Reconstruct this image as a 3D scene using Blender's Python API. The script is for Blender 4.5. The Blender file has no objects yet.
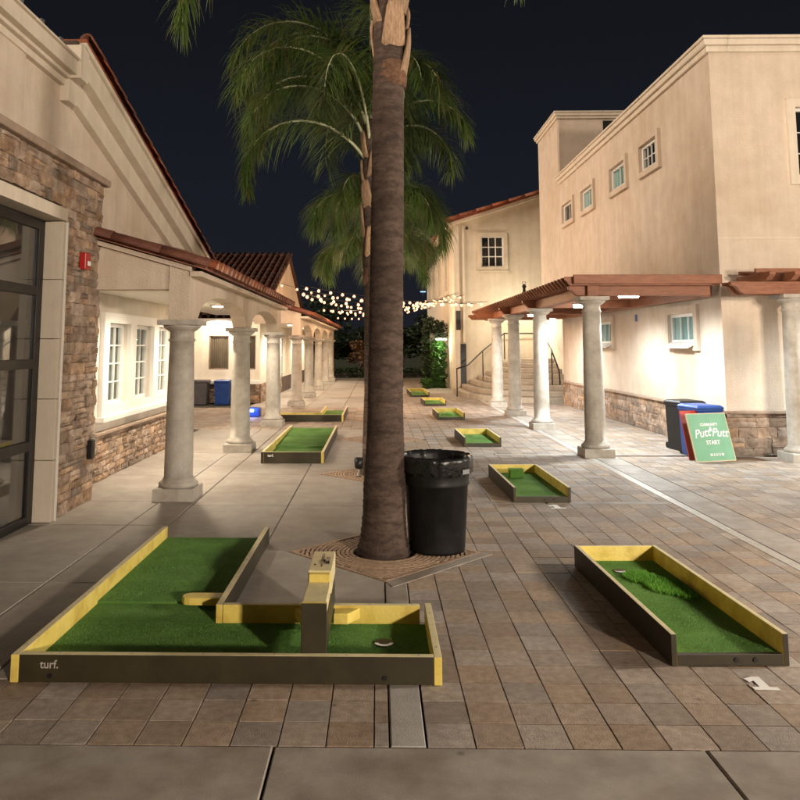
import bpy, math, random
from mathutils import Vector, Matrix
rnd = random.Random(7)
R = math.radians
SC = bpy.context.scene
COL = SC.collection

# ------------------------------------------------------------------ camera
F_PX, CX, CY, CAM_H = 760.0, 365.0, 262.0, 1.67      # focal length and principal point in 800 px units
PITCH, YAW = R(6.307), R(0.974)
cd = bpy.data.cameras.new('camera'); cam = bpy.data.objects.new('camera', cd); COL.objects.link(cam)
cd.sensor_width = 36.0; cd.lens = 36.0 * F_PX / 800.0
cd.shift_x = (400 - CX) / 800.0; cd.shift_y = (CY - 400) / 800.0
cd.clip_start = 0.05; cd.clip_end = 2000
cam.location = (0, 0, CAM_H); cam.rotation_euler = (math.pi / 2 + PITCH, 0, YAW)
SC.camera = cam
SC.render.resolution_x = SC.render.resolution_y = 1024

# ------------------------------------------------------------------ night sky
W = bpy.data.worlds.new('World'); SC.world = W; W.use_nodes = True
nt = W.node_tree; nt.nodes.clear()
out = nt.nodes.new('ShaderNodeOutputWorld'); bg = nt.nodes.new('ShaderNodeBackground')
tc = nt.nodes.new('ShaderNodeTexCoord'); sp = nt.nodes.new('ShaderNodeSeparateXYZ'); rp = nt.nodes.new('ShaderNodeValToRGB')
nt.links.new(tc.outputs['Generated'], sp.inputs[0]); nt.links.new(sp.outputs['Z'], rp.inputs[0])
nt.links.new(rp.outputs[0], bg.inputs[0]); nt.links.new(bg.outputs[0], out.inputs[0])
e = rp.color_ramp.elements
e[0].position = 0.0; e[0].color = (0.026, 0.028, 0.038, 1)
e[1].position = 0.55; e[1].color = (0.0105, 0.0108, 0.0135, 1)
m_ = e.new(0.2); m_.color = (0.0195, 0.0235, 0.0345, 1)
bg.inputs[1].default_value = 0.105

# ------------------------------------------------------------------ light of the town behind the camera (low, warm and wide)
sd = bpy.data.lights.new('town_glow', 'SUN'); so = bpy.data.objects.new('town_glow', sd); COL.objects.link(so)
sd.energy = 0.66; sd.angle = R(28); sd.color = (1.0, 0.80, 0.62)
SUN_FROM = Vector((-1.0, -0.42, 0.34)).normalized()
so.rotation_euler = SUN_FROM.to_track_quat('Z', 'Y').to_euler()

vs = SC.view_settings
vs.view_transform = 'Standard'; vs.look = 'None'; vs.exposure = 2.2; vs.gamma = 1.0; vs.use_curve_mapping = False
cy = SC.cycles
cy.use_denoising = True; cy.max_bounces = 6; cy.diffuse_bounces = 4; cy.glossy_bounces = 3; cy.transmission_bounces = 4
cy.transparent_max_bounces = 8; cy.sample_clamp_indirect = 4.0; cy.caustics_reflective = False; cy.caustics_refractive = False
cy.use_adaptive_sampling = True

def lamp(name, loc, power, color, radius=0.06, kind='POINT', size=None, rot=None, spot=None):
    d = bpy.data.lights.new(name, kind); o = bpy.data.objects.new(name, d); COL.objects.link(o)
    d.energy = power; d.color = color; o.location = loc
    if kind == 'AREA':
        d.shape = 'DISK'; d.size = size or 0.3
    else: d.shadow_soft_size = radius
    if kind == 'SPOT': d.spot_size = spot or R(120); d.spot_blend = 0.7
    if rot: o.rotation_euler = rot
    return o

# ------------------------------------------------------------------ materials
MATS = {}
def node_mat(name):
    m = bpy.data.materials.new(name); m.use_nodes = True; MATS[name] = m
    t = m.node_tree; return m, t, t.nodes['Principled BSDF']

def mat(name, c1, c2=None, scale=8.0, rough=0.7, bump=0.0, bscale=60.0, metal=0.0, detail=6.0, spread=(0.35, 0.65),
        vary=0.0, hue=0.0, stain=None, stain_scale=1.2, spec=0.5, coords='Object', rvar=0.0, stretch=None, trans=0.0):
    m, t, p = node_mat(name); N = t.nodes; L = t.links
    c2 = c2 or c1
    co = N.new('ShaderNodeTexCoord'); src = co.outputs['Object']
    if coords == 'World':
        g = N.new('ShaderNodeNewGeometry'); src = g.outputs['Position']
    if stretch:
        mp = N.new('ShaderNodeMapping'); mp.inputs['Scale'].default_value = stretch; L.new(src, mp.inputs[0]); src = mp.outputs[0]
    nz = N.new('ShaderNodeTexNoise'); nz.inputs['Scale'].default_value = scale; nz.inputs['Detail'].default_value = detail; nz.inputs['Roughness'].default_value = 0.62
    L.new(src, nz.inputs[0])
    r = N.new('ShaderNodeValToRGB'); r.color_ramp.elements[0].position = spread[0]; r.color_ramp.elements[1].position = spread[1]
    r.color_ramp.elements[0].color = (*c1, 1); r.color_ramp.elements[1].color = (*c2, 1); L.new(nz.outputs[0], r.inputs[0])
    cur = r.outputs[0]
    if stain:
        n2 = N.new('ShaderNodeTexNoise'); n2.inputs['Scale'].default_value = stain_scale; n2.inputs['Detail'].default_value = 8; L.new(src, n2.inputs[0])
        r2 = N.new('ShaderNodeValToRGB'); r2.color_ramp.elements[0].position = 0.45; r2.color_ramp.elements[1].position = 0.72; L.new(n2.outputs[0], r2.inputs[0])
        mx = N.new('ShaderNodeMixRGB'); mx.blend_type = 'MULTIPLY'; mx.inputs[2].default_value = (*stain, 1); L.new(r2.outputs[0], mx.inputs[0]); L.new(cur, mx.inputs[1]); cur = mx.outputs[0]
    if vary or hue:
        oi = N.new('ShaderNodeObjectInfo'); gi = N.new('ShaderNodeNewGeometry')
        ad = N.new('ShaderNodeMath'); ad.operation = 'ADD'; L.new(oi.outputs['Random'], ad.inputs[0]); L.new(gi.outputs['Random Per Island'], ad.inputs[1])
        fr = N.new('ShaderNodeMath'); fr.operation = 'FRACT'; L.new(ad.outputs[0], fr.inputs[0])
        hs = N.new('ShaderNodeHueSaturation'); L.new(cur, hs.inputs['Color'])
        mv = N.new('ShaderNodeMapRange'); mv.inputs[3].default_value = 1 - vary; mv.inputs[4].default_value = 1 + vary; L.new(fr.outputs[0], mv.inputs[0]); L.new(mv.outputs[0], hs.inputs['Value'])
        m7 = N.new('ShaderNodeMath'); m7.operation = 'MULTIPLY'; m7.inputs[1].default_value = 7.31; L.new(fr.outputs[0], m7.inputs[0])
        f7 = N.new('ShaderNodeMath'); f7.operation = 'FRACT'; L.new(m7.outputs[0], f7.inputs[0])
        ms = N.new('ShaderNodeMapRange'); ms.inputs[3].default_value = 1 - hue; ms.inputs[4].default_value = 1 + hue; L.new(f7.outputs[0], ms.inputs[0]); L.new(ms.outputs[0], hs.inputs['Saturation'])
        cur = hs.outputs[0]
    L.new(cur, p.inputs['Base Color'])
    p.inputs['Roughness'].default_value = rough; p.inputs['Metallic'].default_value = metal
    p.inputs['Specular IOR Level'].default_value = spec
    if rvar:
        mr = N.new('ShaderNodeMapRange'); mr.inputs[3].default_value = rough - rvar; mr.inputs[4].default_value = rough + rvar; L.new(nz.outputs[0], mr.inputs[0]); L.new(mr.outputs[0], p.inputs['Roughness'])
    if bump:
        nb = N.new('ShaderNodeTexNoise'); nb.inputs['Scale'].default_value = bscale; nb.inputs['Detail'].default_value = 5; L.new(src, nb.inputs[0])
        b = N.new('ShaderNodeBump'); b.inputs['Strength'].default_value = bump; b.inputs['Distance'].default_value = 0.01; L.new(nb.outputs[0], b.inputs['Height']); L.new(b.outputs[0], p.inputs['Normal'])
    if trans:
        tr = N.new('ShaderNodeBsdfTranslucent'); L.new(cur, tr.inputs[0]); mxs = N.new('ShaderNodeMixShader'); mxs.inputs[0].default_value = trans
        L.new(p.outputs[0], mxs.inputs[1]); L.new(tr.outputs[0], mxs.inputs[2]); L.new(mxs.outputs[0], N['Material Output'].inputs[0])
    return m

def wear(name, streak=0.0, spots=0.0):
    # rain streaks down walls and dark gum or oil spots on paving
    t = MATS[name].node_tree; N, L = t.nodes, t.links; p = N['Principled BSDF']; src = p.inputs['Base Color'].links[0].from_socket
    g = N.new('ShaderNodeNewGeometry'); mp = N.new('ShaderNodeMapping'); L.new(g.outputs['Position'], mp.inputs[0])
    mx = N.new('ShaderNodeMixRGB'); mx.blend_type = 'MULTIPLY'; L.new(src, mx.inputs[1]); L.new(mx.outputs[0], p.inputs['Base Color'])
    r = N.new('ShaderNodeValToRGB'); e_ = r.color_ramp.elements
    if streak:
        mp.inputs['Scale'].default_value = (2.2, 2.2, 0.16); n = N.new('ShaderNodeTexNoise'); n.inputs['Scale'].default_value = 2.0; n.inputs['Detail'].default_value = 9; n.inputs['Roughness'].default_value = 0.7
        L.new(mp.outputs[0], n.inputs[0]); L.new(n.outputs[0], r.inputs[0]); e_[0].position = 0.38; e_[1].position = 0.62; e_[0].color = (1-streak, 1-streak*1.1, 1-streak*1.25, 1); e_[1].color = (1, 1, 1, 1)
    else:
        v = N.new('ShaderNodeTexVoronoi'); v.inputs['Scale'].default_value = 3.3; mp.inputs['Scale'].default_value = (1, 1, 0.01); L.new(mp.outputs[0], v.inputs[0]); L.new(v.outputs['Distance'], r.inputs[0])
        e_[0].position = 0.035; e_[1].position = 0.075; e_[0].color = (1-spots, 1-spots, 1-spots, 1); e_[1].color = (1, 1, 1, 1)
    L.new(r.outputs[0], mx.inputs[2]); mx.inputs[0].default_value = 1.0

def emit(name, color, strength):
    m, t, p = node_mat(name)
    p.inputs['Base Color'].default_value = (*[min(1, c) for c in color], 1)
    p.inputs['Emission Color'].default_value = (*color, 1); p.inputs['Emission Strength'].default_value = strength
    return m

def glass(name, tint, gloss=0.35, see=0.6, rough=0.02):
    m, t, p = node_mat(name); N = t.nodes; L = t.links
    g = N.new('ShaderNodeBsdfGlossy'); g.inputs['Roughness'].default_value = rough
    tr = N.new('ShaderNodeBsdfTransparent'); tr.inputs[0].default_value = (*tint, 1)
    fr = N.new('ShaderNodeLayerWeight'); fr.inputs[0].default_value = 0.5; pw = N.new('ShaderNodeMath'); pw.operation = 'POWER'; pw.inputs[1].default_value = 4.5; L.new(fr.outputs['Facing'], pw.inputs[0])
    mr = N.new('ShaderNodeMapRange'); mr.inputs[3].default_value = gloss * 0.2; mr.inputs[4].default_value = 0.9; L.new(pw.outputs[0], mr.inputs[0])
    mx = N.new('ShaderNodeMixShader'); L.new(mr.outputs[0], mx.inputs[0]); L.new(tr.outputs[0], mx.inputs[1]); L.new(g.outputs[0], mx.inputs[2])
    L.new(mx.outputs[0], N['Material Output'].inputs[0])
    return m

mat('stucco', (0.61, 0.51, 0.41), (0.69, 0.59, 0.485), 3.0, 0.9, 0.8, 55, stain=(0.90, 0.86, 0.80), stain_scale=0.7, coords='World')
mat('stucco_pale', (0.68, 0.63, 0.545), (0.74, 0.69, 0.61), 3.0, 0.9, 0.5, 120, stain=(0.93, 0.91, 0.87), stain_scale=0.8, coords='World')
mat('stucco_cream', (0.62, 0.54, 0.42), (0.69, 0.61, 0.49), 2.5, 0.9, 0.5, 120, stain=(0.92, 0.88, 0.82), stain_scale=0.6, coords='World')
mat('trim', (0.66, 0.58, 0.47), (0.71, 0.63, 0.52), 5.0, 0.8, 0.2, 90, coords='World')
mat('ceiling_paint', (0.74, 0.70, 0.63), (0.77, 0.73, 0.66), 3.0, 0.85, 0.1, 90, coords='World')
mat('white_frame', (0.74, 0.73, 0.70), (0.78, 0.77, 0.74), 6.0, 0.45)
mat('column_stone', (0.42, 0.395, 0.35), (0.53, 0.50, 0.45), 9.0, 0.85, 0.5, 70, stain=(0.78, 0.74, 0.70), stain_scale=3.0, coords='World')
mat('slab', (0.30, 0.265, 0.23), (0.38, 0.345, 0.305), 5.0, 0.68, 0.14, 170, stain=(0.72, 0.68, 0.64), stain_scale=0.9, vary=0.07, coords='World', rvar=0.12)
mat('band_concrete', (0.28, 0.245, 0.21), (0.38, 0.34, 0.295), 6.0, 0.66, 0.14, 170, stain=(0.66, 0.61, 0.56), stain_scale=2.4, vary=0.05, coords='World', rvar=0.1)
mat('pale_concrete', (0.36, 0.34, 0.315), (0.44, 0.42, 0.39), 8.0, 0.7, 0.3, 140, coords='World', stain=(0.8, 0.77, 0.74), stain_scale=3)
mat('drain_metal', (0.42, 0.40, 0.37), (0.55, 0.53, 0.50), 12.0, 0.34, 0.2, 120, coords='World', metal=0.3)
mat('paver', (0.275, 0.215, 0.168), (0.40, 0.325, 0.262), 22.0, 0.72, 0.55, 160, stain=(0.78, 0.76, 0.75), stain_scale=2.2, vary=0.20, hue=0.32, coords='World', rvar=0.12)
mat('joint_sand', (0.022, 0.018, 0.015), (0.045, 0.037, 0.031), 30, 0.95, coords='World')
mat('stone', (0.24, 0.165, 0.115), (0.44, 0.325, 0.235), 9.0, 0.9, 0.9, 55, vary=0.34, hue=0.22, coords='World', stain=(0.62, 0.58, 0.55), stain_scale=5)
mat('stone_mortar', (0.06, 0.04, 0.03), (0.09, 0.065, 0.05), 20, 0.95, coords='World')
mat('stone_cap', (0.30, 0.22, 0.165), (0.38, 0.29, 0.22), 9, 0.85, 0.5, 60, coords='World')
mat('roof_clay', (0.20, 0.062, 0.034), (0.33, 0.12, 0.065), 7.0, 0.75, 0.4, 60, vary=0.25, hue=0.15, coords='World', stain=(0.5, 0.45, 0.42), stain_scale=3)
mat('tile_mortar', (0.42, 0.26, 0.18), (0.52, 0.35, 0.25), 20, 0.9, coords='World')
mat('roof_verge', (0.12, 0.040, 0.025), (0.19, 0.070, 0.042), 7.0, 0.75, 0.4, 60, vary=0.12, coords='World')
mat('roof_clay_shaded', (0.065, 0.026, 0.018), (0.12, 0.05, 0.032), 7.0, 0.8, 0.4, 60, vary=0.25, hue=0.15, coords='World')  # darker copy of the clay: the roof's lack of light is put into the colour
mat('red_wood', (0.19, 0.066, 0.029), (0.28, 0.105, 0.047), 6.0, 0.55, 0.25, 40, coords='World', vary=0.08, stretch=(1, 1, 6))
mat('yellow_paint', (0.70, 0.55, 0.11), (0.80, 0.65, 0.18), 5.0, 0.50, 0.25, 60, coords='World', stain=(0.72, 0.64, 0.52), stain_scale=7)
mat('pale_wood', (0.64, 0.56, 0.31), (0.74, 0.66, 0.40), 14.0, 0.6, 0.2, 60, coords='World')
mat('olive_paint', (0.025, 0.020, 0.008), (0.043, 0.035, 0.014), 6.0, 0.5, 0.06, 50, coords='World', stain=(0.7, 0.65, 0.6), stain_scale=3)
mat('turf', (0.10, 0.225, 0.05), (0.165, 0.32, 0.085), 3.5, 0.95, 0.8, 330, coords='World', stain=(0.7, 0.75, 0.6), stain_scale=1.5, spec=0.15)
mat('turf_blade', (0.105, 0.25, 0.052), (0.18, 0.37, 0.095), 3.0, 0.7, coords='World', vary=0.4, hue=0.2, spec=0.3)
mat('tuft', (0.10, 0.30, 0.03), (0.19, 0.44, 0.06), 3.0, 0.7, coords='World', vary=0.3, spec=0.3)
mat('black_plastic', (0.006, 0.006, 0.0065), (0.013, 0.013, 0.0135), 9.0, 0.48, 0.15, 30, rvar=0.14, spec=0.3)
mat('bag_plastic', (0.008, 0.008, 0.009), (0.015, 0.015, 0.016), 9.0, 0.24, 0.7, 26)
mat('label_grey', (0.22, 0.22, 0.23), None, 9, 0.5)
mat('bark', (0.058, 0.038, 0.029), (0.118, 0.080, 0.062), 16.0, 0.92, 0.9, 45, coords='World', stain=(0.55, 0.5, 0.46), stain_scale=2.5, stretch=(1, 1, 2.2))
mat('boot', (0.26, 0.16, 0.095), (0.44, 0.30, 0.19), 20.0, 0.85, 0.7, 60, coords='World', vary=0.25, stretch=(3, 3, .6))
mat('fibre', (0.10, 0.05, 0.028), (0.2, 0.11, 0.065), 30.0, 0.95, 0.9, 60, coords='World')
mat('frond', (0.060, 0.115, 0.030), (0.130, 0.195, 0.05), 1.2, 0.42, coords='World', vary=0.35, hue=0.2, trans=0.4)
mat('rachis', (0.40, 0.42, 0.26), (0.52, 0.54, 0.36), 5, 0.5, coords='World')
mat('rust_iron', (0.30, 0.195, 0.125), (0.47, 0.34, 0.235), 30, 0.6, 0.4, 80, coords='World', vary=0.2)
mat('pit_soil', (0.05, 0.035, 0.025), (0.09, 0.065, 0.045), 25, 0.95, 0.8, 60, coords='World')
mat('black_metal', (0.012, 0.011, 0.011), (0.02, 0.018, 0.017), 9, 0.4, metal=0.2)
mat('galvanised', (0.42, 0.43, 0.45), (0.52, 0.53, 0.55), 20, 0.35, metal=0.8)
mat('blue_plastic', (0.015, 0.055, 0.24), (0.022, 0.075, 0.31), 6, 0.4, rvar=0.08)
mat('grey_plastic', (0.075, 0.07, 0.075), (0.10, 0.095, 0.10), 6, 0.45)
mat('red_panel', (0.50, 0.045, 0.028), (0.58, 0.065, 0.04), 6, 0.45)
mat('green_panel', (0.145, 0.335, 0.195), (0.17, 0.38, 0.225), 5, 0.5)
mat('panel_edge', (0.62, 0.48, 0.30), None, 5, 0.6)
mat('white_paint', (0.80, 0.79, 0.76), (0.86, 0.85, 0.82), 30, 0.6, coords='World')
mat('faded_print', (0.32, 0.30, 0.26), (0.45, 0.42, 0.37), 60, 0.6)
mat('alarm_red', (0.40, 0.018, 0.018), None, 5, 0.35)
mat('leaf_dark', (0.012, 0.026, 0.011), (0.032, 0.058, 0.020), 1.5, 0.55, coords='World', vary=0.45, hue=0.3, trans=0.15)
mat('leaf_ivy', (0.030, 0.085, 0.014), (0.065, 0.16, 0.026), 3, 0.5, coords='World', vary=0.35, hue=0.2, trans=0.2)
mat('leaf_rust', (0.09, 0.042, 0.014), (0.16, 0.08, 0.026), 3, 0.6, coords='World', vary=0.35)
mat('twig', (0.09, 0.075, 0.06), (0.16, 0.14, 0.115), 9, 0.9, coords='World')
mat('soil', (0.035, 0.045, 0.022), (0.06, 0.075, 0.035), 3, 0.95, 0.5, 20, coords='World')
mat('step_concrete', (0.38, 0.33, 0.265), (0.46, 0.41, 0.335), 6, 0.8, 0.4, 90, coords='World', stain=(0.75, 0.7, 0.65), stain_scale=2)
mat('room_wall', (0.34, 0.31, 0.27), (0.38, 0.35, 0.30), 3, 0.9, coords='World')
mat('curtain', (0.08, 0.11, 0.105), (0.22, 0.27, 0.26), 3.0, 0.9, coords='World', stretch=(1, 7, 0.15))
mat('teal_blind', (0.26, 0.46, 0.45), (0.50, 0.68, 0.66), 3.0, 0.8, coords='World', stretch=(1, 9, 0.1))
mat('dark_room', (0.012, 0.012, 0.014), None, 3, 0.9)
mat('brown_door', (0.16, 0.115, 0.085), (0.2, 0.145, 0.11), 5, 0.6, coords='World')
mat('wire', (0.012, 0.012, 0.012), None, 3, 0.6)
for q_ in ('stucco', 'stucco_cream', 'stucco_pale', 'trim'): wear(q_, streak=0.10)
wear('column_stone', streak=0.16); wear('step_concrete', streak=0.12)
for q_ in ('slab', 'band_concrete', 'paver'): wear(q_, spots=0.42)
def bark_rings():
    t = MATS['bark'].node_tree; N, L = t.nodes, t.links; p = N['Principled BSDF']; src = p.inputs['Base Color'].links[0].from_socket
    g = N.new('ShaderNodeNewGeometry'); w_ = N.new('ShaderNodeTexWave'); w_.bands_direction = 'Z'; w_.inputs['Scale'].default_value = 2.3; w_.inputs['Distortion'].default_value = 5.0; w_.inputs['Detail'].default_value = 4; w_.inputs['Detail Scale'].default_value = 2.5
    L.new(g.outputs['Position'], w_.inputs[0]); r = N.new('ShaderNodeValToRGB'); r.color_ramp.elements[0].position = 0.06; r.color_ramp.elements[1].position = 0.3; r.color_ramp.elements[0].color = (0.72, 0.70, 0.68, 1); r.color_ramp.elements[1].color = (1, 1, 1, 1); L.new(w_.outputs[0], r.inputs[0])
    mx = N.new('ShaderNodeMixRGB'); mx.blend_type = 'MULTIPLY'; mx.inputs[0].default_value = 1.0; L.new(src, mx.inputs[1]); L.new(r.outputs[0], mx.inputs[2]); L.new(mx.outputs[0], p.inputs['Base Color'])
bark_rings()
def frond_age():
    t = MATS['frond'].node_tree; N, L = t.nodes, t.links; p = N['Principled BSDF']; src = p.inputs['Base Color'].links[0].from_socket
    g = N.new('ShaderNodeNewGeometry'); r = N.new('ShaderNodeValToRGB'); r.color_ramp.elements[0].position = 0.84; r.color_ramp.elements[1].position = 0.98; L.new(g.outputs['Random Per Island'], r.inputs[0])
    mx = N.new('ShaderNodeMixRGB'); mx.inputs[2].default_value = (0.20, 0.15, 0.055, 1); L.new(r.outputs[0], mx.inputs[0]); L.new(src, mx.inputs[1]); L.new(mx.outputs[0], p.inputs['Base Color'])
    tr = next(n for n in N if n.type == 'BSDF_TRANSLUCENT'); L.new(mx.outputs[0], tr.inputs[0])
frond_age()
glass('door_glass', (0.72, 0.75, 0.77), 0.9)
glass('window_glass', (0.80, 0.86, 0.86), 0.25)
emit('bulb_glow', (1.0, 0.45, 0.25), 0.60)
emit('tube_glow', (1.0, 0.97, 0.88), 26.0)
emit('disc_glow', (1.0, 0.84, 0.62), 14.0)
emit('street_glow', (0.30, 0.55, 1.0), 0.5)
emit('blue_glow', (0.25, 0.40, 1.0), 3.0)
emit('lantern_glow', (1.0, 0.75, 0.45), 8.0)

# ------------------------------------------------------------------ mesh builder
class MB:
    def __init__(s): s.v = []; s.f = []; s.m = []; s.cur = 0; s.smooth = []; s.sm = False
    def face(s, idx): s.f.append(tuple(idx)); s.m.append(s.cur); s.smooth.append(s.sm)
    def add(s, pts): n = len(s.v); s.v += [tuple(p) for p in pts]; return n
    def quad(s, a, b, c, d): n = s.add((a, b, c, d)); s.face((n, n+1, n+2, n+3))
    def box(s, x0, x1, y0, y1, z0, z1, mats=None):
        n = s.add([(x, y, z) for z in (z0, z1) for y in (y0, y1) for x in (x0, x1)])
        fs = {'-z': (0, 2, 3, 1), '+z': (4, 5, 7, 6), '-y': (0, 1, 5, 4), '+y': (3, 2, 6, 7), '-x': (2, 0, 4, 6), '+x': (1, 3, 7, 5)}
        c = s.cur
        for k, q in fs.items():
            s.cur = (mats or {}).get(k, c); s.face([n + i for i in q])
        s.cur = c
    def cbox(s, x0, x1, y0, y1, z0, z1, b=0.006):
        """box with chamfered top rim"""
        lo = [(x0, y0), (x1, y0), (x1, y1), (x0, y1)]; hi = [(x0+b, y0+b), (x1-b, y0+b), (x1-b, y1-b), (x0+b, y1-b)]
        s.loft([[(x, y, z0) for x, y in lo], [(x, y, z1-b) for x, y in lo], [(x, y, z1) for x, y in hi]], closed=True, caps=True)
    def loft(s, rings, closed=True, caps=False):
        n0 = [s.add(r) for r in rings]; k = len(rings[0])
        for a, b in zip(n0, n0[1:]):
            for i in range(k if closed else k-1):
                j = (i+1) % k; s.face((a+i, a+j, b+j, b+i))
        if caps:
            sm = s.sm; s.sm = False
            s.face([n0[0]+i for i in reversed(range(k))]); s.face([n0[-1]+i for i in range(k)]); s.sm = sm
    def lathe(s, prof, cx=0, cy=0, n=24, caps=True, smooth=True):
        o = s.sm; s.sm = smooth
        s.loft([[(cx + r*math.cos(2*math.pi*i/n), cy + r*math.sin(2*math.pi*i/n), z) for i in range(n)] for r, z in prof], True, caps)
        s.sm = o
    def tube(s, pts, rad, n=8, caps=True):
        pts = [Vector(p) for p in pts]; rings = []
        for i, p in enumerate(pts):
            d = (pts[min(i+1, len(pts)-1)] - pts[max(i-1, 0)]).normalized()
            a = d.cross(Vector((0, 0, 1)));  a = Vector((1, 0, 0)) if a.length < 1e-3 else a.normalized()
            b = a.cross(d); r = rad[i] if isinstance(rad, (list, tuple)) else rad
            rings.append([p + (a*math.cos(2*math.pi*k/n) + b*math.sin(2*math.pi*k/n))*r for k in range(n)])
        o = s.sm; s.sm = True; s.loft(rings, True, caps); s.sm = o
    def prism(s, poly, axis, a, b):
        """poly in the two other axes (order y,z for x; x,z for y; x,y for z)"""
        def P(p, t): return {'x': (t, p[0], p[1]), 'y': (p[0], t, p[1]), 'z': (p[0], p[1], t)}[axis]
        k = len(poly); n = s.add([P(p, a) for p in poly]); m = s.add([P(p, b) for p in poly])
        s.face([n+i for i in reversed(range(k))]); s.face([m+i for i in range(k)])
        for i in range(k): j = (i+1) % k; s.face((n+i, n+j, m+j, m+i))
    def holed(s, axis, f, bk, a0, a1, z0, z1, holes):
        """wall sheet: front at f, back at bk along axis, spans a0..a1 / z0..z1 with rectangular openings"""
        As = sorted({a0, a1, *[h[0] for h in holes], *[h[1] for h in holes]}); Zs = sorted({z0, z1, *[h[2] for h in holes], *[h[3] for h in holes]})
        P = (lambda t, a, z: (t, a, z)) if axis == 'x' else (lambda t, a, z: (a, t, z))
        for i in range(len(As)-1):
            for j in range(len(Zs)-1):
                am, zm = (As[i]+As[i+1])/2, (Zs[j]+Zs[j+1])/2
                if any(h[0] < am < h[1] and h[2] < zm < h[3] for h in holes): continue
                for t in (f, bk): s.quad(P(t, As[i], Zs[j]), P(t, As[i+1], Zs[j]), P(t, As[i+1], Zs[j+1]), P(t, As[i], Zs[j+1]))
        for h in holes + [(a0, a1, z0, z1)]:
            A0, A1, Z0, Z1 = h
            for (p, q) in (((A0, Z0), (A1, Z0)), ((A1, Z0), (A1, Z1)), ((A1, Z1), (A0, Z1)), ((A0, Z1), (A0, Z0))):
                s.quad(P(f, *p), P(f, *q), P(bk, *q), P(bk, *p))
    def mesh(s, name, mats):
        me = bpy.data.meshes.new(name); me.from_pydata(s.v, [], s.f)
        for m in (mats if isinstance(mats, (list, tuple)) else [mats]): me.materials.append(MATS[m])
        me.polygons.foreach_set('material_index', s.m); me.polygons.foreach_set('use_smooth', s.smooth); me.update()
        return me
    def build(s, name, mats, parent=None, bevel=0.0, fix=True):
        me = s.mesh(name, mats)
        if fix:
            import bmesh
            bm = bmesh.new(); bm.from_mesh(me); bmesh.ops.recalc_face_normals(bm, faces=bm.faces); bm.to_mesh(me); bm.free()
        o = link(name, me, parent)
        if bevel:
            b = o.modifiers.new('bevel', 'BEVEL'); b.width = bevel; b.segments = 2; b.limit_method = 'ANGLE'; b.angle_limit = R(40)
        return o
def link(name, me, parent=None, loc=None, rot=None):
    o = bpy.data.objects.new(name, me); COL.objects.link(o)
    if parent is not None:
        o.parent = parent; o.matrix_parent_inverse = Matrix.Translation(-Vector(parent.location)) if parent.type == 'EMPTY' and not parent.parent and not any(parent.rotation_euler) else Matrix()
    if loc is not None: o.location = loc
    if rot is not None: o.rotation_euler = rot
    return o
def tag(o, label, cat, group=None):
    o['label'] = label; o['category'] = cat
    if group: o['group'] = group
    return o
def thing(name, label, cat, loc=(0, 0, 0), group=None, rotz=0):
    o = bpy.data.objects.new(name, None); COL.objects.link(o); o.empty_display_size = 0.2
    o.location = loc; o.rotation_euler = (0, 0, rotz)
    return tag(o, label, cat, group)
def struct(o): o['kind'] = 'structure'; return o
def stuff(o): o['kind'] = 'stuff'; return o
def B(name, m, parent, *dims, bevel=0.0):
    b = MB(); b.box(*dims); return b.build(name, m, parent, bevel)
# parts of things are written in world coordinates: link() cancels the offset of an unrotated Empty parent.

# ================================================================== GROUND
g = MB(); g.quad((-600, -600, -0.16), (600, -600, -0.16), (600, 600, -0.16), (-600, 600, -0.16)); struct(g.build('ground', 'soil'))
pv = MB(); pv.box(-9, 13.5, -7, 41.2, -0.3, -0.022)
pave = struct(pv.build('pavement', 'joint_sand'))

PW, PD = 0.203, 0.207
def paver_mesh(w, d, k):
    b = MB(); r = random.Random(k); gx, gy, c = 0.0030, 0.0031, 0.0010
    x, y = w/2 - gx, d/2 - gy; j = lambda: r.uniform(-0.0012, 0.0012)
    lo = [(-x, -y), (x, -y), (x, y), (-x, y)]
    b.loft([[(px, py, -0.05) for px, py in lo], [(px, py, -c) for px, py in lo], [(px*(1-c/x)+j(), py*(1-c/y)+j(), j()*0.5) for px, py in lo]], True, False)
    b.face([8, 9, 10, 11]); return b
pm = [paver_mesh(PW, PD, k).mesh('paver', 'paver') for k in range(6)]
cells = []                                     # x0,x1,y0,y1 of every paver
def field(xa, xb, ya, yb, from_right=False, ox=0.0):
    n = int(round((yb-ya)/PD)); xs = []
    x = xb if from_right else xa
    while (x > xa + 1e-6) if from_right else (x < xb - 1e-6):
        if from_right: xs.append((max(xa, x-PW), x)); x -= PW
        else: xs.append((x, min(xb, x+PW))); x += PW
    for i in range(n):
        for a, b in xs:
            if b - a > 0.05: cells.append((a, b, ya+i*PD, ya+(i+1)*PD))
Y0 = 3.39
field(-6.9, -0.02, Y0, Y0 + 3*PD, True); cells += [(-0.02, 0.045, Y0+i*PD, Y0+(i+1)*PD) for i in range(3)]
field(0.205, 3.14, Y0, Y0 + 24*PD); field(0.205, 3.14, Y0 + 24*PD + 0.14, Y0 + 24*PD + 0.14 + 17*PD)
YB = Y0 + 41*PD + 0.28
field(0.045, 3.14, YB, YB + 74*PD)
field(3.62, 12.6, Y0, Y0 + 41*PD)
field(3.62, 5.9, YB, YB + 52*PD)
field(-5.6, 0.045, 15.55, 15.55 + 26*PD, True)
field(-7, 12.6, 2.98 - 5*PD, 2.98)
def in_pit(a, b, c, d):      # diamond tree pits
    x, y = (a+b)/2, (c+d)/2
    return any(abs(x - px) + abs(y - py) < 0.84 for px, py in PITS)
PITS = [(0.05, 6.42), (0.03, 10.22), (0.02, 13.95), (0.02, 17.75)]
cells = [c for c in cells if not in_pit(*c)]
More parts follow.
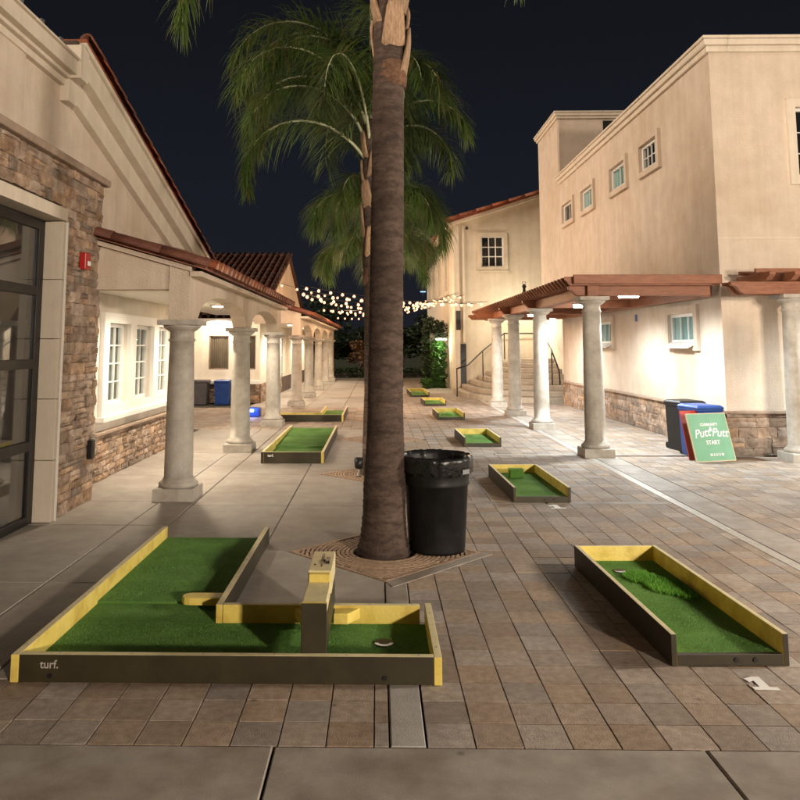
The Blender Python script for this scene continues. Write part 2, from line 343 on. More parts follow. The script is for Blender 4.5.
def vis(c):
    x, y = (c[0]+c[1])/2, (c[2]+c[3])/2
    if y < 2.9: return None
    w = y; u = 378 + F_PX*x/w; v = 346 + F_PX*CAM_H/w
    if not (-30 < u < 830 and v < 815): return None
    if -1.75 < x < 0.25 and 4.15 < y < 4.7: return None
    if 1.62 < x < 2.0 and 4.3 < y < 5.8: return None
    return y
near = sorted([(vis(c), i) for i, c in enumerate(cells) if vis(c) is not None and abs((c[1]-c[0]) - PW) < 1e-3])[:300]
near_i = {i for _, i in near}
for i, c in enumerate(cells):
    if i in near_i:
        o = link('paver', pm[rnd.randrange(6)], pave, ((c[0]+c[1])/2, (c[2]+c[3])/2, rnd.uniform(-0.0025, 0.001)), (rnd.uniform(-.004, .004), rnd.uniform(-.004, .004), rnd.choice((0, math.pi))))
pf = MB()
for i, c in enumerate(cells):
    if i in near_i: continue
    b = paver_mesh(c[1]-c[0], c[3]-c[2], i % 50); cx, cy_, dz = (c[0]+c[1])/2, (c[2]+c[3])/2, rnd.uniform(-0.0025, 0.001)
    n = pf.add([(x+cx, y+cy_, z+dz) for x, y, z in b.v]); pf.f += [tuple(n+k for k in f) for f in b.f]; pf.m += b.m; pf.smooth += b.smooth
stuff(pf.build('paver_field', 'paver', pave, fix=False))
def slab(x0, x1, y0, y1, m='slab', name='slab', top=0.0, gap=0.005):
    b = MB(); b.cbox(x0+gap, x1-gap, y0+gap, y1-gap, -0.06, top + rnd.uniform(-0.0015, 0.001), 0.006); return b.build(name, m, pave)
for x0, x1 in ((-7.2, -3.96), (-3.96, -2.2), (-2.2, -0.44), (-0.44, 1.36), (1.36, 3.12), (3.12, 5.0), (5.0, 8.0)): slab(x0, x1, 2.98, 3.39, 'band_concrete', 'concrete_band')
slab(0.045, 0.205, 3.39, 4.6, 'pale_concrete', 'concrete_band'); slab(0.045, 0.205, 4.6, 5.70, 'band_concrete', 'concrete_band')
for yy in (Y0 + 24*PD, Y0 + 41*PD + 0.14):
    for x0, x1 in ((0.45, 1.8), (1.8, 3.14)): slab(x0, x1, yy, yy+0.14, 'band_concrete', 'concrete_band')
    x = 3.62
    while x < 8: slab(x, x+1.4, yy, yy+0.14, 'band_concrete', 'concrete_band'); x += 1.4
y = Y0
while y < 27:
    slab(3.14, 3.25, y, y+1.9, 'drain_metal', 'drain_channel', 0.001, 0.002); slab(3.25, 3.62, y, y+1.9, 'band_concrete', 'concrete_band'); y += 1.9
ys_l = [4.01, 5.58, 7.32, 8.4, 10.1, 12.2, 14.0, 15.55]
for a, b in zip(ys_l, ys_l[1:]):
    slab(-3.6, -2.36, a, b); slab(-2.36, -1.97, a, b)
ys_m = [4.01, 6.42, 8.23, 10.18, 12.1, 13.95, 15.55]
def slab_poly(poly):
    b = MB(); b.prism(poly, 'z', -0.06, rnd.uniform(-0.0015, 0.0)); b.build('slab', 'slab', pave)
G5 = 0.005
for k, (a, b) in enumerate(zip(ys_m, ys_m[1:])):
    pits = [p for p in PITS if a - 0.8 < p[1] < b + 0.8]
    if not pits: slab(-1.97, -0.95, a, b); slab(-0.95, 0.045, a, b); continue
    slab(-1.97, -0.95, a, b)
    # slab against the grate: cut by the diamond
    top_p = [p for p in pits if abs(p[1]-b) < 0.3]; bot_p = [p for p in pits if abs(p[1]-a) < 0.3]
    lo = [(-0.95+G5, a+G5), (0.04, a+G5)] if not bot_p else [(-0.95+G5, a+G5), (bot_p[0][0]-0.79, a+G5), (0.04, bot_p[0][1]+0.79)]
    hi = [(0.04, b-G5), (-0.95+G5, b-G5)] if not top_p else [(0.04, top_p[0][1]-0.79), (top_p[0][0]-0.79, b-G5), (-0.95+G5, b-G5)]
    slab_poly(lo + hi)
for a in range(5):
    y = 20.94 + a*3.85
    for x0, x1 in ((-3.6, -2.36), (-2.36, -1.97), (-1.97, -0.95), (-0.95, 0.045)): slab(x0, x1, y, y+3.85)
for a in range(4):
    for x0, x1 in ((0.045, 1.5), (1.5, 3.1)): slab(x0, x1, YB+74*PD + a*3.2, YB+74*PD + (a+1)*3.2)
for a in range(4): slab(-7+a*1.0, -6+a*1.0, 16.8, 22.4) if -6+a*1.0 <= -5.6 else None
# painted hole numbers
def text_mesh(body, size, font_shear=0.0, bold=0.0):
    c = bpy.data.curves.new('lettering', 'FONT'); c.body = body; c.size = size; c.align_x = 'CENTER'; c.align_y = 'CENTER'; c.shear = font_shear; c.offset = bold; c.resolution_u = 3
    o = bpy.data.objects.new('lettering', c); COL.objects.link(o); dg = bpy.context.evaluated_depsgraph_get()
    me = bpy.data.meshes.new_from_object(o.evaluated_get(dg)); bpy.data.objects.remove(o); return me
num = MB(); num.prism([(-.055, -.065), (.055, -.065), (.055, -.038), (.021, -.036), (.021, .068), (-.010, .068), (-.056, .044), (-.046, .012), (-.021, .026), (-.021, -.036), (-.055, -.038)], 'z', 0.002, 0.0035)
for (nx, ny, rz, s) in ((1.90, 4.02, R(-2), 1.12), (1.86, 8.2, R(4), 1.4)):
    o = num.build('painted_number', 'white_paint', pave); o.location = (nx, ny, 0.0); o.rotation_euler = (0, 0, rz); o.scale = (s, s, 1); o['label'] = 'white painted numeral on the pavers'

# ================================================================== TREE GRATES
def tree_grate(px, py, label):
    t = thing('tree_grate', label, 'tree grate', (px, py, 0), 'diamond tree grates around the palm trunks')
    H = 0.785
    s_ = MB(); s_.prism([(px-H, py), (px, py-H), (px+H, py), (px, py+H)], 'z', -0.2, -0.0205); s_.build('soil', 'pit_soil', t)
    f = MB(); pts = [(px-H, py), (px, py-H), (px+H, py), (px, py+H)]; w = 0.045
    inn = [(px-H+w, py), (px, py-H+w), (px+H-w, py), (px, py+H-w)]
    for i in range(4):
        j = (i+1) % 4
        f.prism([pts[i], pts[j], inn[j], inn[i]], 'z', -0.02, 0.004)
    f.build('frame', 'rust_iron', t)
    inside = lambda x, y: abs(x) + abs(y) < H - w*1.0
    r = 0.27
    while r < H - 0.05:
        n = 72; hw = 0.011; ok = [inside(r*math.cos(2*math.pi*(k+.5)/n)*1.03, r*math.sin(2*math.pi*(k+.5)/n)*1.03) for k in range(n)]
        st0 = next((k for k in range(n) if not ok[k]), 0); runs = []
        for q in range(n):
            k = (st0 + q) % n
            if not ok[k]: runs.append([]); continue
            if not runs: runs.append([])
            runs[-1].append(k)
        for run in [u for u in runs if u]:
            rg = []
            for k in run + [run[-1]+1]:
                a = 2*math.pi*k/n; rg.append([(px+(r+dr_)*math.cos(a), py+(r+dr_)*math.sin(a), zz) for dr_, zz in ((-hw, -0.018), (hw, -0.018), (hw, 0.002), (-hw, 0.002))])
            b = MB(); b.loft(rg, True, len(run) < n); b.build('ring', 'rust_iron', t)
        r += 0.036
    for k in range(36):
        b = MB(); a = 2*math.pi*k/36; L = (H - w) / (abs(math.cos(a)) + abs(math.sin(a))); c_, s2 = math.cos(a), math.sin(a); hw = 0.007
        b.prism([(px+.26*c_-hw*s2, py+.26*s2+hw*c_), (px+.26*c_+hw*s2, py+.26*s2-hw*c_), (px+L*c_+hw*s2, py+L*s2-hw*c_), (px+L*c_-hw*s2, py+L*s2+hw*c_)], 'z', -0.019, 0.0); b.build('radial_bar', 'rust_iron', t)
GL = ['rusty diamond tree grate around the thick palm beside the black trash can', 'rusty tree grate around the second palm along the row',
      'rusty tree grate around the third palm along the row', 'rusty tree grate around the fourth palm, farthest along the row']
for (p, l) in zip(PITS, GL): tree_grate(*p, l)
kb = MB()                                     # concrete edging on the paver side of the first grate
p0 = PITS[0]
kb.prism([(p0[0]+0.005, p0[1]-0.795), (p0[0]+0.79, p0[1]-0.01), (p0[0]+0.87, p0[1]-0.05), (p0[0]+0.05, p0[1]-0.91)], 'z', -0.05, 0.004); kb.build('grate_edging', 'band_concrete', pave)

# ================================================================== STONE VENEER
def stone_mesh(k):
    r = random.Random(100+k); b = MB(); n = 5
    # unit block: local x = length, z = height, front face at -y, slightly rocky
    rows = []
    for j in range(4):
        rows.append([( -0.5 + i/(n-1), (-1.0 if (0 < i < n-1 and 0 < j < 3) else -0.78) + r.uniform(-0.24, 0.24), -0.5 + j/3) for i in range(n)])
    rows = [[(x + (r.uniform(-.02, .02)), y, z + r.uniform(-.03, .03)) for x, y, z in row] for row in rows]
    ids = [b.add(row) for row in rows]
    for j in range(3):
        for i in range(n-1): b.face((ids[j]+i, ids[j]+i+1, ids[j+1]+i+1, ids[j+1]+i))
    per = [ids[0]+i for i in range(n)] + [ids[j]+n-1 for j in (1, 2)] + [ids[3]+i for i in reversed(range(n))] + [ids[2], ids[1]]
    back = b.add([(b.v[q][0], 0.0, b.v[q][2]) for q in per])
    for q in range(len(per)): w_ = (q+1) % len(per); b.face((per[w_], per[q], back+q, back+w_))
    return b.mesh('stone', 'stone')
STONES = [stone_mesh(k) for k in range(8)]
def stones(parent, axis, face, a0, a1, z0, z1, out, h=(0.06, 0.11), L=(0.10, 0.32), depth=(0.022, 0.045), holes=(), limit=300):
    """ashlar rows of single stones on a wall face; out = outward sign along axis"""
    spots = []; z = z0
    while z < z1 - 0.02:
        hh = min(rnd.uniform(*h), z1 - z)
        if z1 - z - hh < 0.035: hh = z1 - z
        a = a0 - rnd.uniform(0, 0.1)
        while a < a1 - 0.02:
            ll = rnd.uniform(*L)
            b0, b1 = max(a, a0), min(a+ll, a1)
            if a1 - b1 < 0.05: b1 = a1
            am, zm = (b0+b1)/2, z + hh/2
            cut = False
            for hx in holes:
                if hx[0] < b1 and b0 < hx[1] and hx[2] < z + hh and z < hx[3]:
                    if b0 < hx[0] < b1: b1 = hx[0]
                    elif b0 < hx[1] < b1: b0 = hx[1]
                    elif hx[0] <= am <= hx[1]:
                        cut = True
            if not cut and b1 - b0 > 0.03:
                if b1-b0 > 0.14 and hh > 0.085 and rnd.random() < 0.3:
                    k = rnd.uniform(.4, .6); spots.append((b0, b1, z, z+hh*k)); spots.append((b0, b1, z+hh*k, z+hh))
                else: spots.append((b0, b1, z, z+hh))
            a = b1 if b1 > a else a + ll
        z += hh
    for (b0, b1, q0, q1) in spots[:limit]:
        d = rnd.uniform(*depth)
        am, zm = (b0+b1)/2, (q0+q1)/2
        if axis == 'x': loc = (face, am, zm); rz = math.pi/2 if out > 0 else -math.pi/2
        else: loc = (am, face, zm); rz = 0 if out < 0 else math.pi
        o = link('stone', STONES[rnd.randrange(8)], None, loc, (0, 0, rz)); o.scale = (b1-b0-0.004, d, q1-q0-0.004)
        o.parent = parent
    return len(spots)

# ================================================================== WINDOWS
def window(parent, axis, f, out, a0, a1, z0, z1, cols, rows, inner='curtain', fm='white_frame', fw=0.05, bar=0.018, recess=0.08, name='window', back=0.06):
    """frame set back in the opening; panes and muntin bars; a lit or dark backing behind"""
    P = (lambda t, a, z: (t, a, z)) if axis == 'x' else (lambda t, a, z: (a, t, z))
    def bx(b, t0, t1, A0, A1, Z0, Z1):
        t0, t1 = min(t0, t1), max(t0, t1)
        b.box(t0, t1, A0, A1, Z0, Z1) if axis == 'x' else b.box(A0, A1, t0, t1, Z0, Z1)
    t = f - out*recess
    b = MB()
    for q in ((a0, a0+fw, z0, z1), (a1-fw, a1, z0, z1), (a0+fw, a1-fw, z0, z0+fw), (a0+fw, a1-fw, z1-fw, z1)): bx(b, t-out*0.03, t+out*0.03, *q)
    w = b.build(name, fm, parent)
    A0, A1, Z0, Z1 = a0+fw, a1-fw, z0+fw, z1-fw
    for i in range(1, cols):
        a = A0 + (A1-A0)*i/cols; b = MB(); bx(b, t-out*0.015, t+out*0.016, a-bar/2, a+bar/2, Z0, Z1); b.build('muntin', fm, w)
    for j in range(1, rows):
        z = Z0 + (Z1-Z0)*j/rows; b = MB(); bx(b, t-out*0.012, t+out*0.013, A0, A1, z-bar/2, z+bar/2); b.build('muntin', fm, w)
    for i in range(cols):
        for j in range(rows):
            x0, x1 = A0+(A1-A0)*i/cols, A0+(A1-A0)*(i+1)/cols; q0, q1 = Z0+(Z1-Z0)*j/rows, Z0+(Z1-Z0)*(j+1)/rows
            b = MB(); b.quad(P(t, x0, q0), P(t, x1, q0), P(t, x1, q1), P(t, x0, q1)); b.build('pane', 'window_glass', w)
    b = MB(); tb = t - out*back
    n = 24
    for i in range(n):                         # pleated curtain or blind behind the glass; dark_room paints an unlit room's darkness
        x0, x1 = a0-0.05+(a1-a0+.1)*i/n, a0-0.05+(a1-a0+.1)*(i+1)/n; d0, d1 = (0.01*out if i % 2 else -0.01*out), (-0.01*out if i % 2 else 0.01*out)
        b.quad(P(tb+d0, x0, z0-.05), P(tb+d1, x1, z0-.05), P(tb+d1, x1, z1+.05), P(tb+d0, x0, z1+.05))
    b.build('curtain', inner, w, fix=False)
    return w
def surround(parent, axis, f, out, a0, a1, z0, z1, w=0.1, d=0.04, m='trim', sill=0.05):
    def bx(b, A0, A1, Z0, Z1, dd):
        t0, t1 = sorted((f + out*0.001, f + out*dd))
        b.box(t0, t1, A0, A1, Z0, Z1) if axis == 'x' else b.box(A0, A1, t0, t1, Z0, Z1)
    b = MB(); bx(b, a0-w, a0, z0-w, z1+w, d); bx(b, a1, a1+w, z0-w, z1+w, d); bx(b, a0, a1, z1, z1+w, d); bx(b, a0, a1, z0-w, z0, d)
    s = b.build('window_surround', m, parent)
    if sill:
        b = MB(); bx(b, a0-w-.02, a1+w+.02, z0-w-sill, z0-w, d+0.03); b.build('sill', m, s)
    return s

# ================================================================== COLUMN
def column_mesh(h, base=None):
    b = MB(); p = 0.225
    b.cbox(-p, p, -p, p, -0.01, 0.13, 0.012)
    prof = [(0.205, 0.128), (0.215, 0.15), (0.213, 0.175), (0.19, 0.19), (0.178, 0.205), (0.160, 0.235)]
    for i in range(9):
        t = i/8; z = 0.235 + (h-0.235-0.24)*t; prof.append((0.157 - 0.022*t**1.6, z))
    prof += [(0.150, h-0.235), (0.152, h-0.215), (0.136, h-0.205), (0.135, h-0.13), (0.16, h-0.115), (0.20, h-0.085), (0.212, h-0.065), (0.205, h-0.055)]
    b.lathe(prof, n=28)
    b.box(-0.225, 0.225, -0.225, 0.225, h-0.056, h)
    return b.mesh('column', 'column_stone')
COL_L = column_mesh(1.96); COL_R = column_mesh(2.43)

def barrel_tile(L=0.42, r0=0.085, r1=0.07, n=6, th=0.014, plug=False):
    b = MB(); rings = []
    for (yy, r) in ((0, r0), (L, r1)):
        o = [(r*math.cos(math.pi*i/n), yy, r*math.sin(math.pi*i/n)) for i in range(n+1)]
        i_ = [((r-th)*math.cos(math.pi*i/n), yy, (r-th)*math.sin(math.pi*i/n)) for i in reversed(range(n+1))]
        rings.append(o + i_)
    b.sm = True; b.loft(rings, True, True)
    if plug:
        b.sm = False; b.cur = 1; k = b.add([((r0-th)*math.cos(math.pi*i/n), 0.012, (r0-th)*math.sin(math.pi*i/n)) for i in range(n+1)]); b.face([k+i for i in range(n+1)])
    return b.mesh('roof_tile', ['roof_clay', 'tile_mortar'] if plug else 'roof_clay')
TILE = barrel_tile(); TILE_E = barrel_tile(0.42, 0.10, 0.085, plug=True); TILE_L = barrel_tile(0.75, 0.115, 0.10); TILE_V = barrel_tile(0.75, 0.100, 0.088); TILE_V.materials.clear(); TILE_V.materials.append(MATS['roof_verge']); TILE_D = TILE_L.copy(); TILE_D.materials.clear(); TILE_D.materials.append(MATS['roof_clay_shaded'])
def put_tile(parent, mesh, loc, fwd, up=(0, 0, 1)):
    f = Vector(fwd).normalized(); x = f.cross(Vector(up)).normalized(); u = x.cross(f)
    M = Matrix(((x.x, f.x, u.x, loc[0]), (x.y, f.y, u.y, loc[1]), (x.z, f.z, u.z, loc[2]), (0, 0, 0, 1)))
    o = link('roof_tile', mesh); o.matrix_world = M; loc_, q, s_ = M.decompose(); o.rotation_mode = 'QUATERNION'; o.location = loc_; o.rotation_quaternion = q
    o.parent = parent; return o

# ================================================================== LEFT BUILDING
SX = -3.14
lb = thing('stone_front_building', 'stone faced stucco building with black glazed door and tiled gable rake', 'building')
# portico wall with three windows
wins = [(9.82, 10.66), (10.92, 11.78), (12.04, 12.90)]
b = MB(); b.holed('x', -3.52, -3.74, 8.53, 14.2, 0.0, 3.0, [(a, c, 0.90, 1.97) for a, c in wins]); b.build('wall', 'stucco_pale', lb)
for a, c in wins: window(lb, 'x', -3.52, 1, a, c, 0.90, 1.97, 3, 4)
b = MB(); b.holed('x', -3.465, -3.52, 9.62, 13.10, 0.78, 2.10, [(a, c, 0.90, 1.97) for a, c in wins]); b.build('window_surround', 'white_frame', lb)
B('sill', 'white_frame', lb, -3.519, -3.41, 9.55, 13.17, 0.72, 0.779)
wb = B('wainscot', 'stone_mortar', lb, -3.70, -3.50, 8.56, 14.18, 0.0, 0.56); stones(wb, 'x', -3.50, 8.56, 14.18, 0.0, 0.56, 1, limit=300)
B('wainscot_cap', 'stone_cap', lb, -3.519, -3.43, 8.56, 14.21, 0.561, 0.60, bevel=0.008)
# end wall facing the gap
b = MB(); b.box(-9.5, -3.741, 13.95, 14.19, 0, 2.95); b.build('end_wall', 'stucco_pale', lb)
# gable wall above the portico roof and its raking cornice
zr = lambda y: 4.77 - 0.262*(y - 7.95)
b = MB(); b.prism([(-4.0, 3.0), (14.4, 3.0), (14.4, zr(14.4)-0.05), (7.72, zr(7.72)-0.12), (7.72, 4.40), (-4.0, 4.40)], 'x', -3.50, -3.30); b.build('gable_wall', 'stucco', lb)
def rake(dx0, dx1, lo, hi, name):
    b = MB(); y0, y1 = 7.66, 14.9; b.prism([(y0, zr(y0)-lo), (y0, zr(y0)-hi), (y1, zr(y1)-hi), (y1, zr(y1)-lo)], 'x', dx0, dx1); return b.build(name, 'trim', lb, 0.008)
rake(-3.299, -3.215, 0.56, 0.30, 'raking_cornice'); rake(-3.299, -3.10, 0.299, 0.05, 'raking_cornice')
rake(-3.299, -3.06, 0.049, -0.005, 'raking_cornice')
def cor(x1, z0, z1): 
    b = MB(); b.box(-3.45, x1, -4.0, 7.58, z0, z1); return b.build('cornice', 'trim', lb, 0.006)
cor(-3.24, 4.36, 4.43); cor(-3.19, 4.431, 4.47); cor(-3.12, 4.471, 4.62); cor(-3.09, 4.621, 4.645)
B('cornice_end_block', 'trim', lb, -3.299, -3.085, 7.585, 7.80, 4.44, 4.80, bevel=0.006)
B('cornice_end_block', 'trim', lb, -3.299, -3.20, 7.585, 7.80, 4.20, 4.439, bevel=0.006)
B('pilaster', 'stucco', lb, -3.30, -3.262, 5.6, 6.75, 3.55, 4.36)
rf = MB(); rf.prism([(7.7, zr(7.7)+0.01), (15.2, zr(15.2)+0.01), (15.2, zr(15.2)+0.07), (7.7, zr(7.7)+0.07)], 'x', -10, -3.08); roof = rf.build('roof', 'roof_clay', lb)
y = 7.75
while y < 15.0:
    put_tile(roof, TILE, (-3.09, y+0.36, zr(y+0.36)+0.075), (0, -1, 0.262)); y += 0.36
y = 4.2                                       # small bird spikes standing on the cornice
while y < 7.5:
    b = MB(); b.prism([(y-.03, 4.645), (y+.03, 4.645), (y+.05, 4.70), (y-.02, 4.69)], 'x', -3.13, -3.11); b.build('cornice_clip', 'galvanised', lb); y += 0.42
B('roof_cap', 'stone_mortar', lb, -3.30, -3.14, 7.60, 7.95, 4.801, 4.86, bevel=0.02)
# stone faced front and the glazed door
DOORS = (3.6, 7.42, -0.1, 2.99)
b = MB(); b.holed('x', SX-0.03, -3.46, -4.0, 8.53, -0.12, 3.48, [(3.6, 7.42, -0.10, 2.99)]); sw = b.build('stone_wall', 'stone_mortar', lb)
stones(sw, 'x', SX-0.03, 5.6, 8.53, 0.0, 3.48, 1, h=(0.075, 0.125), L=(0.12, 0.36), holes=[DOORS], limit=300)
cap = MB(); cap.box(-3.47, -3.07, -4.0, 8.57, 3.481, 3.56); cap.build('stone_cap', 'stone_cap', lb, 0.015)
z = 0.0
for k in range(5):                             # jamb blocks
    B('jamb_block', 'trim', lb, -3.36, -3.11, 7.39, 7.46, z+0.003, z+0.577, bevel=0.004); z += 0.58
B('door_lintel', 'trim', lb, -3.36, -3.10, 3.5, 7.47, 2.905, 3.03, bevel=0.006)
B('door_casing', 'white_frame', lb, -3.118, -3.098, 7.461, 7.485, 0, 2.90)
dr = MB(); XD0, XD1 = -3.345, -3.29
dr.box(XD0, XD1, 7.27, 7.388, 0.0, 2.90); dr.box(XD0, XD1, 3.6, 7.27, 2.80, 2.90); dr.box(XD0, XD1, 3.6, 7.27, 0.0, 0.08)
dr.box(XD0, XD1, 6.05, 6.12, 0.08, 2.80); dr.box(XD0, XD1, 4.85, 4.92, 0.08, 2.80)
door = dr.build('door', 'black_metal', lb, 0.004)
for z in (0.73, 1.50, 2.20): B('door_rail', 'black_metal', door, XD0+.002, XD1+.004, 3.6, 7.27, z-0.045, z+0.045, bevel=0.004)
for (y0, y1) in ((6.12, 7.27), (4.92, 6.05), (3.6, 4.85)):
    for z0, z1 in ((0.08, 0.685), (0.775, 1.455), (1.545, 2.155), (2.245, 2.80)): B('pane', 'door_glass', door, -3.322, -3.314, y0, y1, z0, z1)
rm = MB(); rm.box(-7.5, -7.4, 0, 8.5, 0, 3.2); rm.box(-7.4, -3.47, 8.4, 8.5, 0, 3.2); rm.box(-7.4, -3.36, 0, 8.4, -0.05, 0.005); rm.box(-7.4, -3.47, 0, 8.4, 3.1, 3.2); rm.box(-7.4, -3.47, -0.1, 0, 0, 3.2)
rm.build('inner_room', 'room_wall', lb)
B('counter', 'white_frame', lb, -5.2, -4.5, 4.5, 7.6, 0.006, 0.95, bevel=0.02)
lamp('room_light', (-5.2, 5.6, 2.9), 9, (1.0, 0.85, 0.66), 0.2)
# fixtures on the stone
fa = thing('fire_alarm', 'red fire alarm strobe mounted on the brown stone wall', 'alarm', (-3.10, 7.93, 2.5))
b = MB(); b.box(-3.135, -3.06, 7.87, 8.0, 2.47, 2.65); b.build('housing', 'alarm_red', fa, 0.012); B('strobe_lens', 'white_frame', fa, -3.059, -3.04, 7.9, 7.97, 2.51, 2.56, bevel=0.006)
ob = thing('wall_outlet', 'dark weatherproof outlet box low on the brown stone wall', 'outlet', (-3.10, 8.33, 0.5))
B('cover', 'black_metal', ob, -3.135, -3.07, 8.29, 8.37, 0.46, 0.66, bevel=0.01); B('hinge', 'galvanised', ob, -3.10, -3.065, 8.30, 8.36, 0.661, 0.675)

# ================================================================== PORTICOS
def portico(name, label, cols_y, y_near, y_far, XA=-2.22, x_wall=-3.52, mats='stucco', header=True):
    t = thing(name, label, 'portico', (XA, y_near, 0))
    for y in cols_y: link('column', COL_L, t, (XA, y, 0))
    # arched wall over the columns
    b = MB(); x0, x1 = XA-0.11, XA+0.12; zt = 2.52
    ends = [y_near] + list(cols_y) + [y_far]
    top = []
    for a, c in zip(cols_y, cols_y[1:]):
        ya, yc = a+0.20, c-0.20; n = 18; pts = []
        for i in range(n+1):
            s = -1 + 2*i/n; pts.append(((ya+yc)/2 + s*(yc-ya)/2, 1.965 + 0.345*math.sqrt(max(0, 1-abs(s)**2.1))))
        top.append(pts)
    prof = [(y_near, 1.962)]
    for pts in top: prof += [p if 0 < k < len(pts)-1 else (p[0], 1.962) for k, p in enumerate(pts)]
    prof += [(y_far, 1.962)]
    for (p, q) in zip(prof, prof[1:]):         # strips between the arch curve and the top
        for X in (x0, x1): b.quad((X, p[0], p[1]), (X, q[0], q[1]), (X, q[0], zt), (X, p[0], zt))
        b.quad((x0, p[0], p[1]), (x0, q[0], q[1]), (x1, q[0], q[1]), (x1, p[0], p[1]))
    b.quad((x0, y_near, 1.962), (x1, y_near, 1.962), (x1, y_near, zt), (x0, y_near, zt)); b.quad((x0, y_far, 1.962), (x1, y_far, 1.962), (x1, y_far, zt), (x0, y_far, zt))
    b.build('arch_wall', mats, t)
    zs = lambda x: 2.55 + 0.285*(-1.90 - x)
    if header:
        b = MB(); b.prism([(x_wall+0.01, 2.30), (x0-0.001, 2.30), (x0-0.001, zs(x0)-0.05), (x_wall+0.01, zs(x_wall)-0.05)], 'y', y_near+0.02, y_near+0.24); b.build('end_header', mats, t)
        b = MB(); b.prism([(x0-0.0, 2.52), (x1, 2.521), (x1, zs(x1)-0.03), (x0, zs(x0)-0.03)], 'y', y_near, y_near+0.26); b.build('end_gable', mats, t)
        b = MB(); b.prism([(x_wall+.005, zs(x_wall)-0.06), (x_wall+.005, zs(x_wall)-0.11), (x1+.02, zs(x1)-0.11), (x1+.02, zs(x1)-0.06)], 'y', y_near-0.03, y_near+0.018); b.build('verge_trim', mats, t)
    B('ceiling', 'ceiling_paint', t, x_wall+0.005, x0-0.002, y_near+0.245, y_far-.01, 2.34, 2.40)
    b = MB(); b.box(x1+0.001, -1.96, y_near-0.02, y_far, 2.44, 2.50); b.build('eave_moulding', mats, t, 0.008)
    b = MB(); b.prism([(-1.90, zs(-1.90)-0.04), (-1.90, zs(-1.90)+0.02), (x_wall+.002, zs(x_wall)+0.02), (x_wall+.002, zs(x_wall)-0.04)], 'y', y_near-0.06, y_far+0.05); roof = b.build('roof', 'roof_clay', t)
    y = y_near + 0.05
    while y < y_far:                           # eave row and the row above it
        put_tile(roof, TILE_E, (-1.80, y, zs(-1.80)+0.0), (-1, 0, 0.285)); put_tile(roof, TILE_E, (-2.17, y, zs(-2.17)+0.015), (-1, 0, 0.285)); y += 0.27
    x = -1.86
    while x > x_wall + 0.3:                    # verge tiles along the near edge
        put_tile(roof, TILE_V, (x, y_near-0.070, zs(x)-0.005), (-1, 0, 0.285)); x -= 0.55
    return t, roof
por1, _ = portico('arched_portico', 'arched portico with three stone columns beside the stone faced building', [8.62, 12.40, 16.25], 8.42, 16.5)
por2, _ = portico('arched_portico', 'five column arched portico along the farther gabled building', [21.65, 25.55, 29.5, 33.35, 37.2], 21.35, 37.6, XA=-2.3, x_wall=-3.5)
def ceiling_light(parent, x, y, z, power, color=(1.0, 0.84, 0.64)):
    b = MB(); b.lathe([(0.11, z-0.03), (0.12, z)], x, y, 20); o = b.build('ceiling_light', 'white_frame', parent)
    b = MB(); b.lathe([(0.085, z-0.034), (0.085, z-0.031)], x, y, 20); b.build('lens', 'disc_glow', o)
    lamp('downlight', (x, y, z-0.05), power, color, 0.08, 'SPOT', spot=R(158))
for y in (9.9, 12.4, 15.2): ceiling_light(por1, -2.62, y, 2.34, 62)
for y in (23.6, 27.5, 31.4, 35.3): ceiling_light(por2, -2.72, y, 2.34, 75)

# ================================================================== FARTHER LEFT BUILDING
fb = thing('gabled_building', 'stucco building with tiled gable roof coloured dark for shade behind the first portico', 'building', (-3.5, 22.6, 0))
b = MB(); b.holed('y', 22.6, 22.85, -9.5, -3.5, 0.0, 3.05, [(-5.02, -4.42, 0.98, 1.98), (-3.62-.35, -3.62, 0.98, 1.98)]); b.build('wall', 'stucco_pale', fb)
for a, c in ((-5.02, -4.42), (-3.97, -3.62)): window(fb, 'y', 22.6, -1, a, c, 0.98, 1.98, 1, 1, inner='brown_door', fm='brown_door', fw=0.04)
b = MB(); b.holed('x', -3.5, -3.74, 22.851, 38, 0.0, 3.1, [(24.0, 25.2, 0.7, 2.0), (27.6, 28.8, 0.0, 2.05), (31.3, 32.5, 0.7, 2.0)]); b.build('side_wall', 'stucco_pale', fb)
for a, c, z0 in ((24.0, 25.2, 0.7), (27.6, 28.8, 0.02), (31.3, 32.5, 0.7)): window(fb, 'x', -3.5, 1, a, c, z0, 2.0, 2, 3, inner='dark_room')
w2 = B('wainscot', 'stone_mortar', fb, -9.4, -3.49, 22.58, 22.61, 0.0, 0.55); stones(w2, 'y', 22.58, -7.2, -3.49, 0, 0.55, -1, h=(0.09, 0.14), L=(0.16, 0.4))
B('wainscot_cap', 'white_frame', fb, -9.4, -3.46, 22.50, 22.599, 0.551, 0.66, bevel=0.01)
w2 = B('wainscot', 'stone_mortar', fb, -3.51, -3.485, 22.62, 38, 0.0, 0.55); stones(w2, 'x', -3.485, 22.62, 27.5, 0, 0.55, 1, h=(0.09, 0.14), L=(0.16, 0.4))
RY, RZ, SL = 29.4, 5.12, 0.36
b = MB(); b.prism([(22.6, 3.06), (38, 3.06), (36.0, RZ-0.02-SL*6.6), (RY, RZ-0.05), (22.9, RZ-0.05-SL*6.5)], 'x', -3.74, -3.49); b.build('gable_wall', 'stucco', fb)
b = MB(); b.prism([(22.0, RZ-SL*7.4-0.08), (22.0, RZ-SL*7.4), (RY, RZ), (37.0, RZ-SL*7.6), (37.0, RZ-SL*7.6-0.08), (RY, RZ-0.08)], 'x', -11, -3.38); rf2 = b.build('roof', 'roof_clay_shaded', fb)
B('soffit', 'ceiling_paint', fb, -9.5, -3.5, 21.9, 22.59, 2.40, 2.46)
